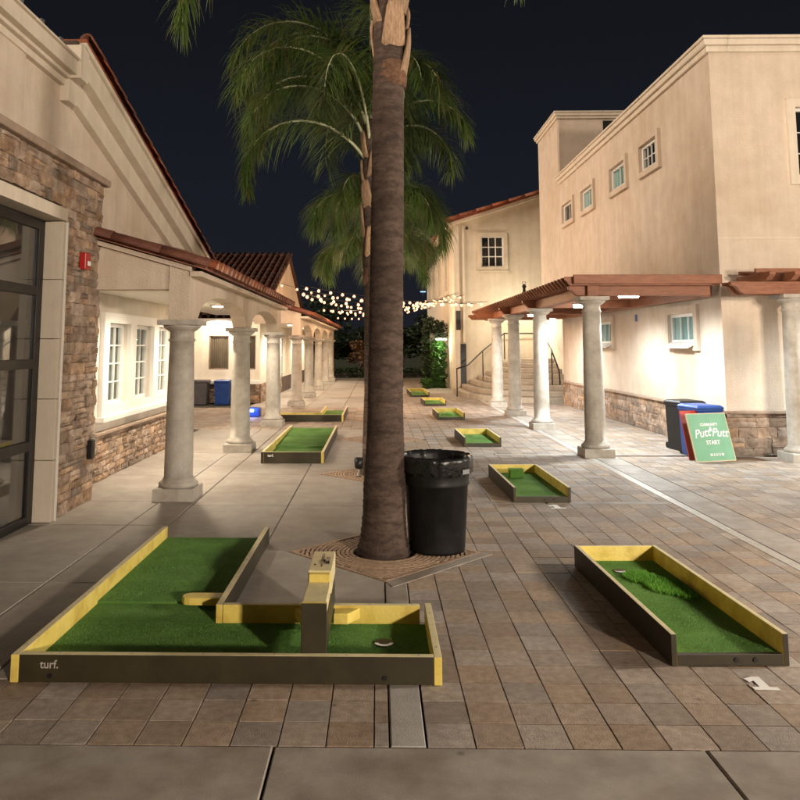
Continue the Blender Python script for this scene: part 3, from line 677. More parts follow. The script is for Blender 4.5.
for k in range(19):
    x = -3.46 - k*0.225
    for j in range(15):
        y = 22.0 + j*0.5
        if y > 29.1: continue
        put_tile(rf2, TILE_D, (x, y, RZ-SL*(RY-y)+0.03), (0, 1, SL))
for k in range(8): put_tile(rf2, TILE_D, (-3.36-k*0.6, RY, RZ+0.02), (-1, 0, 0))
lamp('soffit_light', (-4.6, 22.0, 2.3), 24, (1.0, 0.82, 0.58), 0.06)


# ================================================================== RIGHT BUILDING
XW, YW, ZT = 5.40, 12.05, 6.43
rb = thing('two_storey_building', 'tall two storey tan stucco building with small square windows and parapet', 'building', (XW, YW, 0))
up = [(14.35, 15.30), (16.25, 17.30), (18.75, 19.80), (20.75, 21.85)]; low = [(13.02, 14.15), (17.6, 18.7)]
hol = [(a, c, 5.17, 5.70) for a, c in up] + [(a, c, 1.72, 2.24) for a, c in low]
b = MB(); b.holed('x', XW, XW+0.28, YW, 22.4, 0.0, ZT, hol); b.build('wall', 'stucco', rb)
for k, (a, c) in enumerate(up):
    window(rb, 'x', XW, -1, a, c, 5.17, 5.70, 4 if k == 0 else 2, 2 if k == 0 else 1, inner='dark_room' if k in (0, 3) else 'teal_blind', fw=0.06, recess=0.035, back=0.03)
    surround(rb, 'x', XW, -1, a, c, 5.17, 5.70, 0.11, 0.07, 'stucco', 0.0)
for a, c in low:
    window(rb, 'x', XW, -1, a, c, 1.72, 2.24, 3, 1, inner='teal_blind', fw=0.06, recess=0.03, back=0.03)
    s = surround(rb, 'x', XW, -1, a, c, 1.72, 2.24, 0.13, 0.06, 'stucco', 0.0)
    b = MB(); b.prism([(XW-0.02, 1.74), (XW-0.17, 1.66), (XW-0.17, 1.63), (XW-0.02, 1.70)], 'y', a+.02, c-.02); b.build('open_sash', 'white_frame', s)
b = MB(); b.holed('y', YW, YW+0.28, XW+0.28, 13, 0.0, ZT, [(6.72, 7.9, 4.36, 5.50)]); b.build('front_wall', 'stucco', rb)
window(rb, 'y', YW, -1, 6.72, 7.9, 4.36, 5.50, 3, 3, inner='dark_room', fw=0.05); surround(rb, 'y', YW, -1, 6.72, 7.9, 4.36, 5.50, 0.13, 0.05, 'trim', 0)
b = MB(); b.box(XW-0.004, 13, YW-0.012, YW-0.001, 3.36, 3.385); b.build('reveal_line', 'trim', rb)
B('roof', 'slab', rb, XW+.28, 13, YW+.28, 25.1, 6.2, 6.3)
def parapet(z0, z1, d):
    b = MB(); b.box(XW-d, XW+0.279, YW-d, 22.29, z0, z1); b.box(XW+0.28, 13, YW-d, YW+0.3, z0, z1); return b.build('cornice', 'trim', rb, 0.008)
parapet(ZT-0.001, ZT+0.10, 0.05); parapet(ZT+0.101, ZT+0.20, 0.10); parapet(ZT+0.201, ZT+0.25, 0.13)
# tower over the stairs
b = MB(); b.box(XW, 8.3, 22.401, 25.1, 2.95, 8.45); b.box(XW+0.02, 8.28, 22.31, 22.399, 6.3, 8.44); b.build('tower', 'stucco', rb)
for z0, z1, d in ((8.451, 8.53, 0.05), (8.531, 8.62, 0.1), (8.621, 8.66, 0.13)):
    b = MB(); b.box(XW-d, 8.3+d, 22.3-d, 25.1+d, z0, z1); b.build('tower_cornice', 'trim', rb, 0.008)
B('tower_vent', 'black_metal', rb, 6.75, 7.35, 22.285, 22.309, 8.10, 8.38)
B('stair_wall', 'stucco_pale', rb, 6.0, 6.2, 22.4, 28.2, 0, 2.95); 
ww = B('wainscot', 'stone_mortar', rb, XW-0.03, XW+0.02, YW, 22.38, 0, 0.63); stones(ww, 'x', XW-0.03, YW, 22.38, 0, 0.63, -1, h=(0.09, 0.15), L=(0.15, 0.45), depth=(0.012, 0.024))
B('wainscot_cap', 'stone_cap', rb, XW-0.09, XW-0.002, YW-0.08, 22.38, 0.631, 0.68, bevel=0.01)
ww = B('wainscot', 'stone_mortar', rb, XW+0.021, 13, YW-0.03, YW+0.02, 0, 0.63); stones(ww, 'y', YW-0.03, XW-0.03, 9.2, 0, 0.63, -1, h=(0.10, 0.16), L=(0.18, 0.5), depth=(0.015, 0.03))
B('wainscot_cap', 'stone_cap', rb, XW-0.001, 13, YW-0.09, YW-0.002, 0.631, 0.68, bevel=0.01)
B('wall_plate', 'blue_plastic', rb, XW-0.02, XW-0.001, 15.95, 16.05, 2.18, 2.32)

# ================================================================== CREAM BUILDING
cb = thing('cream_building', 'cream stucco building with tiled roof and nine pane window behind the stairs', 'building', (2.85, 28, 0))
b = MB(); b.holed('y', 28.0, 28.25, 2.85, 8.5, 0.0, 6.22, [(3.82, 4.66, 4.56, 5.72)]); b.build('wall', 'stucco_cream', cb)
b = MB(); b.prism([(2.85, 6.221), (8.5, 6.221), (8.5, 7.9), (2.85, 6.235)], 'y', 28.0, 28.25); b.build('gable_wall', 'stucco_cream', cb)
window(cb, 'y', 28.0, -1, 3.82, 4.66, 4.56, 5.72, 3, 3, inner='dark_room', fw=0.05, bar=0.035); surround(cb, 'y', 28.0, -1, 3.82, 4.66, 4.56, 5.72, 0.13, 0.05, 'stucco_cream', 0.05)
sw_ = [(30.5, 31.6), (34.0, 35.1), (37.5, 38.6), (41.0, 42.1)]
b = MB(); b.holed('x', 2.85, 3.1, 28.251, 44, 0.0, 6.2, [(a, c, 3.9, 5.6) for a, c in sw_]); b.build('side_wall', 'stucco_cream', cb)
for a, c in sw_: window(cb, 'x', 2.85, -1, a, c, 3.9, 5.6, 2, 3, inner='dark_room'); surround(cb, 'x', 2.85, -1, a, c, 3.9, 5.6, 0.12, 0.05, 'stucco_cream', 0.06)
b = MB(); sl = 0.30; zc = lambda x: 6.12 + sl*(x-2.45)
b.prism([(2.40, zc(2.40)+0.0), (2.40, zc(2.40)+0.14), (8.6, zc(8.6)+0.30), (8.6, zc(8.6)+0.12)], 'y', 27.62, 44.3); rf3 = b.build('roof', 'roof_clay', cb)
b = MB(); b.prism([(2.44, zc(2.44)-0.1), (2.44, zc(2.44)-0.002), (8.6, zc(8.6)+0.118), (8.6, zc(8.6)+0.0)], 'y', 27.72, 44.2); b.build('eave_soffit', 'trim', cb)
x = 2.42
while x < 6.4: put_tile(rf3, TILE_L, (x, 27.60, zc(x)+0.10), (1, 0, sl)); x += 0.6
y = 27.7
while y < 42: put_tile(rf3, TILE, (2.36, y, zc(2.36)+0.13), (1, 0, sl)); y += 0.22
B('corner_pilaster', 'trim', cb, 2.80, 2.99, 27.93, 28.0-.001, 0, 6.1); B('door', 'black_metal', cb, 3.02, 3.22, 27.975, 27.999, 0.02, 1.75)
B('wall_plaque', 'black_metal', cb, 2.86, 3.03, 27.90, 27.929, 2.25, 2.95, bevel=0.01)
B('downspout', 'trim', cb, 3.12, 3.19, 27.93, 27.999, 1.8, 6.1)
sc_ = thing('security_camera', 'small dark security camera high on the cream wall', 'camera', (3.3, 27.95, 6.0))
b = MB(); b.lathe([(0.02, 5.96), (0.05, 5.97), (0.055, 6.02), (0.03, 6.05)], 3.3, 27.9, 12); b.build('dome', 'black_metal', sc_); B('bracket', 'black_metal', sc_, 3.28, 3.32, 27.9, 28.0, 6.05, 6.08)
lamp('stair_light', (4.9, 26.6, 2.75), 30, (1.0, 0.92, 0.72), 0.1)

# ================================================================== STAIRS
st = thing('curved_staircase', 'curved concrete steps fanning out behind the pergola columns', 'stairs', (5.2, 27.5, 0))
NS = 8; RS = 0.155
for k in range(NS):
    b = MB(); cx_, cy_ = 5.98, 27.98; rx, ry = 3.25 - 0.30*k, 5.45 - 0.52*k; n = 22
    pts = [(cx_, cy_)]
    for i in range(n+1):
        a = math.pi + (math.pi/2)*i/n; ca, sa = math.cos(a), math.sin(a)
        ex = 0.62; pts.append((cx_ + rx*math.copysign(abs(ca)**ex, ca), cy_ + ry*math.copysign(abs(sa)**ex, sa)))
    b.prism(pts, 'z', RS*k + (0.001 if k else -0.02), RS*(k+1)); b.build('step', 'step_concrete', st, 0.02)
def railing(name, label, pts, posts):
    t = thing(name, label, 'handrail', (pts[0][0], pts[0][1], 0), None)
    b = MB(); b.tube(pts, 0.024, 8); b.build('rail', 'black_metal', t)
    for p, zb in posts: b = MB(); b.tube([(p[0], p[1], zb), p], 0.02, 8); b.build('post', 'black_metal', t)
railing('stair_handrail', 'black metal handrail rising along the cream wall above the curved steps', [(2.62, 25.55, 0.92), (3.05, 26.1, 1.02), (3.65, 26.75, 1.5), (4.55, 27.6, 2.12), (5.9, 27.7, 2.12)], [((2.62, 25.55, 0.92), 0.0), ((3.65, 26.75, 1.5), 0.42), ((4.55, 27.6, 2.12), 1.2)])
railing('stair_handrail', 'black metal handrail on the white wall at the other end of the steps', [(5.33, 22.6, 0.55), (5.33, 22.7, 0.95), (5.42, 24.0, 1.55), (5.6, 26.0, 2.05)], [((5.42, 24.0, 1.55), 0.15)])

# ================================================================== PERGOLAS
pg = thing('pergola', 'red brown wooden pergola on four stone columns along the tan building', 'pergola', (3.33, 11.9, 0))
for y in (11.93, 15.75, 18.8, 21.5): link('column', COL_R, pg, (3.33, y, 0))
def tail(b, x0, x1, y0, y1, z0, z1, cut=0.14):
    """beam along x with a shaped tail at its -x end"""
    b.prism([(x0, z1), (x0, z1-0.05), (x0+cut*.35, z1-0.07), (x0+cut*.7, z0+0.03), (x0+cut, z0), (x1, z0), (x1, z1)], 'y', y0, y1)
for (y0, y1) in ((11.78, 15.75), (15.752, 18.8), (18.802, 23.2)): B('beam', 'red_wood', pg, 3.24, 3.42, y0, y1, 2.432, 2.60, bevel=0.008)
B('ledger_beam', 'red_wood', pg, 5.16, 5.285, 12.1, 22.2, 2.44, 2.599, bevel=0.008)
for y in (11.86, 15.68, 18.73, 21.43, 23.0):
    B('cross_beam', 'red_wood', pg, 3.421, 5.159, y, y+0.13, 2.45, 2.598, bevel=0.006)
    b = MB(); tail(b, 2.98 if y < 20 else 2.72, 3.239, y, y+0.13, 2.45, 2.598, 0.12); b.build('beam_tail', 'red_wood', pg, 0.006)
y = 11.80
while y < 23.6:
    b = MB(); tail(b, 2.90, 5.29, y, y+0.05, 2.602, 2.74, 0.08); b.build('rafter', 'red_wood', pg); y += 0.235
B('fascia_board', 'red_wood', pg, 3.02, 5.29, 11.72, 11.785, 2.625, 2.765, bevel=0.006)
for x in (3.5, 4.1, 4.7):
    B('batten', 'red_wood', pg, x, x+0.05, 11.80, 23.5, 2.742, 2.77)
def tube_lamp(parent, x, y, z, power, L=0.30, color=(0.90, 0.98, 1.0)):
    f = B('light_fixture', 'white_frame', parent, x-L/2-.02, x+L/2+.02, y-0.07, y+0.07, z+0.03, z+0.07, bevel=0.008)
    b = MB(); b.box(x-L/2, x+L/2, y-0.05, y+0.05, z-0.02, z+0.029); b.build('diffuser', 'tube_glow', f, 0.012)
    lamp('pergola_light', (x, y, z-0.06), power, color, 0.10, 'SPOT', spot=R(172))
tube_lamp(pg, 4.02, 12.25, 2.46, 100); tube_lamp(pg, 4.0, 15.0, 2.44, 88); tube_lamp(pg, 4.0, 19.6, 2.44, 95)
ln = thing('roof_lantern', 'small dark lantern standing on the pergola rafters', 'lantern', (2.98, 15.5, 2.74))
b = MB(); b.lathe([(0.05, 2.716), (0.05, 2.755), (0.03, 2.765), (0.03, 2.855), (0.055, 2.865), (0.01, 2.925)], 2.98, 15.5, 10); b.build('body', 'black_metal', ln); b = MB(); b.tube([(2.95, 15.5, 2.87), (2.95, 15.5, 2.97), (3.01, 15.5, 2.97), (3.01, 15.5, 2.87)], 0.007, 6); b.build('handle', 'black_metal', ln)
pg2 = thing('pergola', 'second red brown pergola with scroll cut beam beside the stone based front wall', 'pergola', (6.15, 11.5, 0))
for x in (6.17, 9.4): link('column', COL_R, pg2, (x, 11.45, 0))
for y in (11.30, 11.52):
    b = MB(); tail(b, 5.22, 11, y, y+0.09, 2.432, 2.62, 0.2); b.build('beam', 'red_wood', pg2, 0.006)
x = 5.62
while x < 10.5:
    b = MB(); b.prism([(10.95, 2.74), (10.95, 2.69), (11.08, 2.625), (11.98, 2.625), (11.98, 2.74)], 'x', x, x+0.09); b.build('rafter', 'red_wood', pg2, 0.006); x += 0.36
for z, y in ((2.745, 11.2), (2.745, 11.7)): B('batten', 'red_wood', pg2, 5.55, 10.8, y, y+0.05, z, z+0.06)
tube_lamp(pg2, 7.6, 10.8, 2.40, 95); tube_lamp(pg2, 9.8, 10.6, 2.40, 120)

# ================================================================== MINI GOLF LANES
def board(name, parent, x0, x1, y0, y1, z0, z1, outer=None, inner='yellow_paint', top='pale_wood'):
    """painted board: outer = side that is olive; top edge is bare pale wood"""
    b = MB(); mp = {'+z': 1}
    for s in (outer or ''): pass
    if outer:
        for s in outer.split(): mp[s] = 2
    b.box(x0, x1, y0, y1, z0, z1, mp); return b.build(name, [inner, top, 'olive_paint'], parent, 0.003)
def bolt(parent, x, y, z, ax='y'):
    b = MB(); n = 8; r = 0.012
    b.loft([[(x+r*math.cos(2*math.pi*i/n), y+t, z+r*math.sin(2*math.pi*i/n)) for i in range(n)] for t in (0, -0.007)], True, True); b.build('bolt', 'black_metal', parent)
def blades(name, parent, x0, x1, y0, y1, z, dens, h, poly=None, m='turf_blade', seed=1):
    r = random.Random(seed); b = MB(); n = int((x1-x0)*(y1-y0)*dens)
    for _ in range(n):
        x, y = r.uniform(x0, x1), r.uniform(y0, y1)
        if poly and not poly(x, y): continue
        hh = h*r.uniform(.6, 1.2); a = r.uniform(0, 6.28); w = 0.0016 + h*0.04; lx, ly = r.gauss(0, .35)*hh, r.gauss(0, .35)*hh
        k = b.add([(x-w*math.cos(a), y-w*math.sin(a), z), (x+w*math.cos(a), y+w*math.sin(a), z), (x+lx, y+ly, z+hh)]); b.face((k, k+1, k+2))
    return stuff(b.build(name, m, parent, fix=False))
# --- the L shaped lane
c1 = thing('putting_lane', 'large L shaped putting green with yellow rails and a wooden gate post obstacle', 'putting lane', (-0.75, 3.98, 0))
yF, yN, yB = 3.97, 4.76, 6.68; xL, xM, xR = -1.84, -0.93, 0.315; h1 = 0.135; w = 0.04
b = MB(); b.box(xL+w, xR-w, yF+w, yN-w, 0.004, 0.030); b.box(xL+w, xM-w, yN-w+.0005, yB, 0.004, 0.0305); tf = b.build('turf', 'turf', c1)
B('turf_ramp', 'turf', c1, xL+w, xM-w, 5.05, yB+0.002, 0.031, 0.045)
blades('turf_pile', c1, xL+w, xR-w, yF+w, yN-w, 0.029, 22000, 0.0055, seed=2); blades('turf_pile', c1, xL+w, xM-w, yN-w, 5.05, 0.029, 20000, 0.0055, seed=3); blades('turf_pile', c1, xL+w, xM-w, 5.05, yB, 0.044, 16000, 0.0055, seed=4)
board('front_rail', c1, xL+w+.001, xR-w-.001, yF, yF+w, 0.002, h1, '-y')
board('side_rail', c1, xL, xL+w, yF-0.004, 5.20, 0.002, h1, '-x'); board('side_rail', c1, xL, xL+w, 5.202, yB, 0.002, h1+0.002, '-x')
board('side_rail', c1, xM-w, xM, yN-w-0.002, yB, 0.002, h1+.001, '+x')
board('inner_rail', c1, xM+.001, xR-w-.03, yN-w, yN, 0.002, h1, '+y')
board('end_rail', c1, xR-w, xR, yF-0.004, yN+0.01, 0.002, h1, '+x')
for x in (-1.64, 0.03): bolt(c1, x, yF-0.0005, 0.035)
# round ended bumper
b = MB(); b.prism([(xM-w-.001, 4.93), (xM-w-.001, 5.04), (-1.18, 5.04), (-1.215, 5.03), (-1.235, 5.005), (-1.235, 4.965), (-1.215, 4.94), (-1.18, 4.93)], 'z', 0.06, 0.105); b.build('bumper', 'yellow_paint', c1, 0.004)
# angled deflectors either side of the post
for (a, c, s) in ((-0.395, -0.50, 1), (-0.262, -0.11, -1)):
    b = MB(); b.prism([(a, yN-w-.001), (a, yN-w-0.10), (a+(c-a)*0.55, yN-w-0.10), (c, yN-w-.001)] if s else [], 'z', 0.06, 0.12); b.build('deflector', 'yellow_paint', c1, 0.004)
# gate post bridging the lane
x0, x1 = -0.392, -0.262
b = MB(); b.box(x0, x1, yF+w+.002, yF+w+.03, 0.03, 0.375, {'+z': 1}); b.build('post_front', ['olive_paint', 'yellow_paint'], c1, 0.003)
b = MB(); b.prism([(yF+w+.031, 0.30), (yF+w+.031, 0.374), (4.36, 0.374), (4.36, 0.30)], 'x', x0+.004, x1-.004); b.build('post_top', 'pale_wood', c1, 0.003)
B('post_step', 'yellow_paint', c1, x0+.008, x1-.008, 4.361, 4.40, 0.30, 0.415, bevel=0.003)
b = MB(); b.prism([(4.401, 0.30), (4.401, 0.425), (4.80, 0.425), (4.80, 0.30)], 'x', x0, x1); b.build('post_top', 'pale_wood', c1, 0.003)
B('post_side', 'yellow_paint', c1, x0+.002, x0+.022, yF+w+.032, 4.79, 0.135, 0.298); B('post_side', 'olive_paint', c1, x1-.022, x1-.002, yF+w+.032, 4.79, 0.135, 0.298)
B('post_leg', 'yellow_paint', c1, x0+.004, x1-.004, 4.762, 4.80, 0.002, 0.298)
for dx in (0.03, 0.075): b = MB(); b.lathe([(0.006, 0.425), (0.006, 0.43)], x0+dx, 4.45+dx*2, 8); b.build('screw', 'black_metal', c1)
B('slot', 'black_metal', c1, x0+.065, x0+.073, 4.48, 4.74, 0.4255, 0.427); B('latch', 'black_metal', c1, x0+.09, x0+.11, 4.53, 4.62, 0.4255, 0.44)
b = MB(); b.lathe([(0.055, 0.0306), (0.055, 0.0372)], 0.03, 4.42, 20); ho = b.build('hole_shade', 'black_metal', c1)  # flat disc, black in place of the shade down in the hole
b = MB(); n = 12
for i in range(n):
    a0, a1 = math.pi*(1.05+0.9*i/n), math.pi*(1.05+0.9*(i+1)/n)
    b.quad((0.03+.054*math.cos(a0), 4.42+.054*math.sin(a0), 0.0378), (0.03+.054*math.cos(a1), 4.42+.054*math.sin(a1), 0.0378), (0.03+.034*math.cos(a1), 4.42+.03*math.sin(a1), 0.0378), (0.03+.034*math.cos(a0), 4.42+.03*math.sin(a0), 0.0378))
b.build('cup_lip', 'white_paint', ho)
me = text_mesh('turf.', 0.055, bold=0.001); me.materials.append(MATS['faded_print']); o = link('lettering', me, None, (-1.645, yF-0.0035, 0.088), (R(90), 0, 0)); o.parent = c1; o.matrix_parent_inverse = Matrix.Translation(-Vector(c1.location))

def screws(t, spots):
    me = None
    for (x, y, z) in spots:
        if me is None: b = MB(); b.lathe([(0.0055, 0), (0.0055, 0.0012)], 0, 0, 8); me = b.mesh('screw', 'galvanised')
        link('screw', me, t, (x, y, z))
screws(c1, [(xL+.02, 4.1+.45*k, h1+.002) for k in range(6)] + [(xM-.02, 4.85+.42*k, h1+.001) for k in range(5)] + [(-1.6+.36*k, yF+.02, h1) for k in range(6)] + [(-0.8+.25*k, yN-.02, h1) for k in range(5)] + [(xR-.02, 4.1, h1), (xR-.02, 4.6, h1)])
# --- straight lanes
def lane(cx, y0, L, label, rotz=0.0, W=0.62, h=0.16, obstacle=None, dens=0, group='short straight putting lanes along the pavers', seed=5, tilt=0.0):
    t = thing('putting_lane', label, 'putting lane', (cx, y0, 0), group); t.rotation_euler = (0, 0, rotz)
    loc = {}
    def fixp(o): o.matrix_parent_inverse = Matrix(); return o
    x0, x1 = -W/2, W/2; w = 0.03
    P = []
    b = MB(); b.box(x0+w, x1-w, 0.03, L-w, 0.004, 0.056); P.append(b.build('turf', 'turf', t))
    P.append(board('side_rail', t, x0, x0+w, 0, L, 0.002, h, '-x -y')); P.append(board('side_rail', t, x1-w, x1, 0, L, 0.002, h, '+x -y'))
    P.append(board('back_rail', t, x0+w+.001, x1-w-.001, L-w, L-.002, 0.002, h-.002, '+y'))
    P.append(board('front_board', t, x0+w+.001, x1-w-.001, 0.004, 0.03, 0.002, 0.062, '-y', top='olive_paint'))
    for x in (0.03, 0.13): bolt(t, x, 0.0035, 0.034)
    P += [c for c in t.children if c.name.startswith('bolt')]
    if dens: P.append(blades('turf_pile', t, x0+w, x1-w, 0.03, L-w, 0.055, dens, 0.006, seed=seed))
    b = MB(); b.lathe([(0.05, 0.0565), (0.05, 0.0615 if dens else 0.059)], -0.06, L-0.30, 16); P.append(b.build('hole_shade', 'black_metal', t))  # no recess here: the hole's inner shade is this disc's black colour
    if obstacle == 'grass':
        def inpoly(x, y):
            a = (x-0.115)/0.13; q = (y-1.13)/0.17; a2 = (x-0.02)/0.11; q2 = (y-1.33)/0.13
            return a*a+q*q < 1 and True or (a2*a2+q2*q2 < 1) or ((x-0.18)/0.07)**2+((y-0.98)/0.12)**2 < 1
        o = blades('long_grass', t, -0.2, 0.27, 0.8, 1.5, 0.054, 60000, 0.032, inpoly, m='tuft', seed=9); o['label'] = 'patch of longer bright green grass'; P.append(o)
    if obstacle == 'block':
        b = MB(); b.box(-0.11, 0.06, L-0.42, L-0.30, 0.0565, 0.15); P.append(b.build('grass_block', 'turf', t, 0.01)); P.append(blades('grass_block_pile', t, -0.115, 0.065, L-0.425, L-0.295, 0.145, 30000, 0.02, seed=11))
    if obstacle in ('mound', 'ridge'):
        b = MB(); b.sm = True; rings = []
        for k in range(5):
            r_ = math.cos(k/4*1.45); rings.append([(0.16*r_*math.cos(2*math.pi*i/14)*(1.2 if obstacle == 'ridge' else 1), L*0.5+0.16*r_*math.sin(2*math.pi*i/14), 0.056+0.07*math.sin(k/4*1.45)) for i in range(14)])
        b.loft(rings, True, True); P.append(b.build('turf_mound', 'turf_blade', t))
    if obstacle == 'wedge':
        b = MB(); b.prism([(L*.45, 0.0565), (L*.6, 0.11), (L*.6, 0.0565)], 'x', -0.2, 0.2); P.append(b.build('turf_wedge', 'turf', t))
    for o in P: fixp(o)
    return t
lane(1.845, 4.22, 1.80, 'straight putting lane with patch of long grass beside the painted numeral one', R(1.5), obstacle='grass', dens=15000, h=0.165)
lane(1.76, 8.42, 1.62, 'straight putting lane with dark grass block behind the black trash can', R(1.2), obstacle='block', dens=5000)
lane(1.74, 12.93, 1.38, 'putting lane with no obstacle level with the gap after the near pergola column', R(1))
lane(1.66, 17.57, 1.35, 'putting lane with low green mound level with the third pergola column', R(1), obstacle='mound')
lane(1.60, 21.62, 1.15, 'putting lane with turf wedge level with the pergola column nearest the stairs', R(2), obstacle='wedge')
lane(1.38, 25.4, 2.3, 'putting lane with wide turf ridge, next to the foot of the stairs', R(1), obstacle='ridge')
# --- ramped lane by the portico
c8 = thing('putting_lane', 'ramped putting lane with yellow rails beside the near portico columns', 'putting lane', (-1.22, 11.1, 0))
x0, x1, y0, y1 = -1.68, -0.775, 11.1, 14.75
B('turf', 'turf', c8, x0+.04, x1-.04, y0+.04, 12.4, 0.004, 0.05)
b = MB(); b.prism([(12.401, 0.004), (12.401, 0.075), (y1, 0.12), (y1, 0.004)], 'x', x0+.041, x1-.041); b.build('turf_ramp', 'turf', c8)
board('front_rail', c8, x0+.041, x1-.041, y0, y0+.04, 0.002, 0.16, '-y'); board('side_rail', c8, x0, x0+.04, y0-.003, y1, 0.002, 0.162, '-x -y'); board('side_rail', c8, x1-.04, x1, y0-.003, y1, 0.002, 0.162, '+x'); bolt(c8, -0.86, y0-.0005, 0.05)
me2 = text_mesh('turf.', 0.05, bold=0.001); me2.materials.append(MATS['white_paint']); o = link('lettering', me2, c8, (-1.54, y0-.0035, 0.11), (R(90), 0, 0))
# --- second L lane
c9 = thing('putting_lane', 'small L shaped putting lane standing past the ramped lane by the portico', 'putting lane', (-1.5, 17.15, 0))
B('turf', 'turf', c9, -2.44, -0.81, 17.19, 17.66, 0.004, 0.03); B('turf', 'turf', c9, -1.30, -0.81, 17.661, 19.55, 0.004, 0.045)
board('front_rail', c9, -2.48, -0.811, 17.15, 17.19, 0.002, 0.15, '-y'); board('inner_rail', c9, -2.48, -1.341, 17.66, 17.70, 0.002, 0.15, '+y'); board('side_rail', c9, -1.34, -1.30, 17.66, 19.6, 0.002, 0.152, '-x')
board('side_rail', c9, -0.81, -0.77, 17.147, 19.6, 0.002, 0.152, '+x'); board('end_rail', c9, -2.52, -2.481, 17.147, 17.70, 0.002, 0.152, '-x')

# ================================================================== TRASH CAN
TCX, TCY = 0.485, 6.52
tcn = thing('trash_can', 'large round black trash can with plastic liner beside the thick palm', 'trash can', (TCX, TCY, 0))
b = MB(); b.lathe([(0.215, 0.006), (0.225, 0.0), (0.232, 0.03), (0.262, 0.58), (0.270, 0.585), (0.274, 0.60), (0.270, 0.615), (0.282, 0.80), (0.295, 0.805), (0.300, 0.825), (0.292, 0.838), (0.275, 0.835), (0.268, 0.80), (0.235, 0.10), (0.0005, 0.08)], TCX, TCY, 40, False); b.build('body', 'black_plastic', tcn)
b = MB(); b.sm = True; r = random.Random(4); n = 64; offs = [r.uniform(-1, 1) for _ in range(n)]
def lr(i, base, amp): return base + amp*(offs[i] + offs[(i*3) % n]*.5)
rings = []
for (rad, z, amp) in ((0.20, 0.45, .02), (0.262, 0.72, .012), (0.272, 0.835, .004), (0.290, 0.848, .003), (0.306, 0.835, .004), (0.309, 0.80, .006), (0.303, 0.74, .009), (0.300, 0.70, .010)):
    rings.append([(TCX + lr(i, rad, amp)*math.cos(2*math.pi*i/n), TCY + lr(i, rad, amp)*math.sin(2*math.pi*i/n), z + (amp*1.6*offs[(i*5) % n] if z > .8 or z < .78 else 0) + (offs[i]*0.02 if z == 0.70 else 0)) for i in range(n)])
b.loft(rings, True, False); b.build('liner', 'bag_plastic', tcn)
b = MB(); rings = []                                   # bag knot hanging on one side
for k, (rr, z) in enumerate(((0.012, 0.845), (0.035, 0.80), (0.050, 0.72), (0.055, 0.66), (0.035, 0.60), (0.01, 0.585))):
    rings.append([(TCX-0.305 + rr*math.cos(2*math.pi*i/14)*(0.75+.25*offs[(i+k*7) % n]), TCY-0.03 + 1.5*rr*math.sin(2*math.pi*i/14)*(0.8+.2*offs[(i*2+k) % n]), z) for i in range(14)])
b.sm = True; b.loft(rings, True, True); b.build('bag_knot', 'bag_plastic', tcn)
b = MB(); a0, a1 = R(-52), R(-36)
for k in range(4):
    p, q = a0+(a1-a0)*k/4, a0+(a1-a0)*(k+1)/4; rr = 0.3165
    b.quad((TCX+rr*math.cos(p), TCY+rr*math.sin(p), 0.705), (TCX+rr*math.cos(q), TCY+rr*math.sin(q), 0.705), (TCX+rr*math.cos(q), TCY+rr*math.sin(q), 0.745), (TCX+rr*math.cos(p), TCY+rr*math.sin(p), 0.745))
b.build('label_plate', 'label_grey', tcn)

tcn.scale = (1, 1, 0.91)
# ================================================================== BINS AND BOARDS
def bin_(name, label, x, y, wx, wy, h, m, rotz=0, group=None):
    t = thing(name, label, 'bin', (x, y, 0), group); t.rotation_euler = (0, 0, rotz); I = Matrix()
    b = MB(); k = 0.88
    b.loft([[(sx*wx/2*s, sy*wy/2*s, z) for sx, sy in ((-1, -1), (1, -1), (1, 1), (-1, 1))] for s, z in ((k, 0.0), (k+.02, 0.04), (0.98, h-0.09), (1.04, h-0.085), (1.04, h-0.06))], True, True); o = b.build('body', m, t, 0.012); o.matrix_parent_inverse = I
    b = MB(); b.loft([[(sx*wx/2*s, sy*wy/2*s, z) for sx, sy in ((-1, -1), (1, -1), (1, 1), (-1, 1))] for s, z in ((1.06, h-0.059), (1.06, h-0.03), (0.9, h))], True, True); o = b.build('lid', m, t, 0.01); o.matrix_parent_inverse = I
    for s in (-1, 1):
        b = MB(); n = 14; b.loft([[(s*wx*0.40 + tt, wy/2 + 0.01 + 0.05*math.cos(2*math.pi*i/n), 0.055 + 0.05*math.sin(2*math.pi*i/n)) for i in range(n)] for tt in (-0.02, 0.02)], True, True); o = b.build('wheel', 'black_plastic', t); o.matrix_parent_inverse = I
    b = MB(); b.tube([(-wx*.35, wy/2*1.02, h-.08), (-wx*.35, wy/2*1.3, h-.06), (wx*.35, wy/2*1.3, h-.06), (wx*.35, wy/2*1.02, h-.08)], 0.012, 6); o = b.build('handle', m, t); o.matrix_parent_inverse = I
    return t
bin_('waste_bin', 'black plastic waste bin behind the blue bin at the stone corner', 4.98, 12.62, 0.42, 0.5, 0.80, 'black_plastic', R(8))
bin_('recycling_bin', 'blue plastic bin between the black bin and the red board', 4.95, 11.95, 0.42, 0.52, 0.78, 'blue_plastic', R(10))
bin_('waste_bin', 'dark grey waste bin under the shuttered wall next to a blue bin', -5.15, 22.18, 0.5, 0.45, 0.70, 'grey_plastic')
bin_('recycling_bin', 'blue recycling bin under the shuttered wall next to a grey bin', -4.48, 22.18, 0.44, 0.45, 0.70, 'blue_plastic')
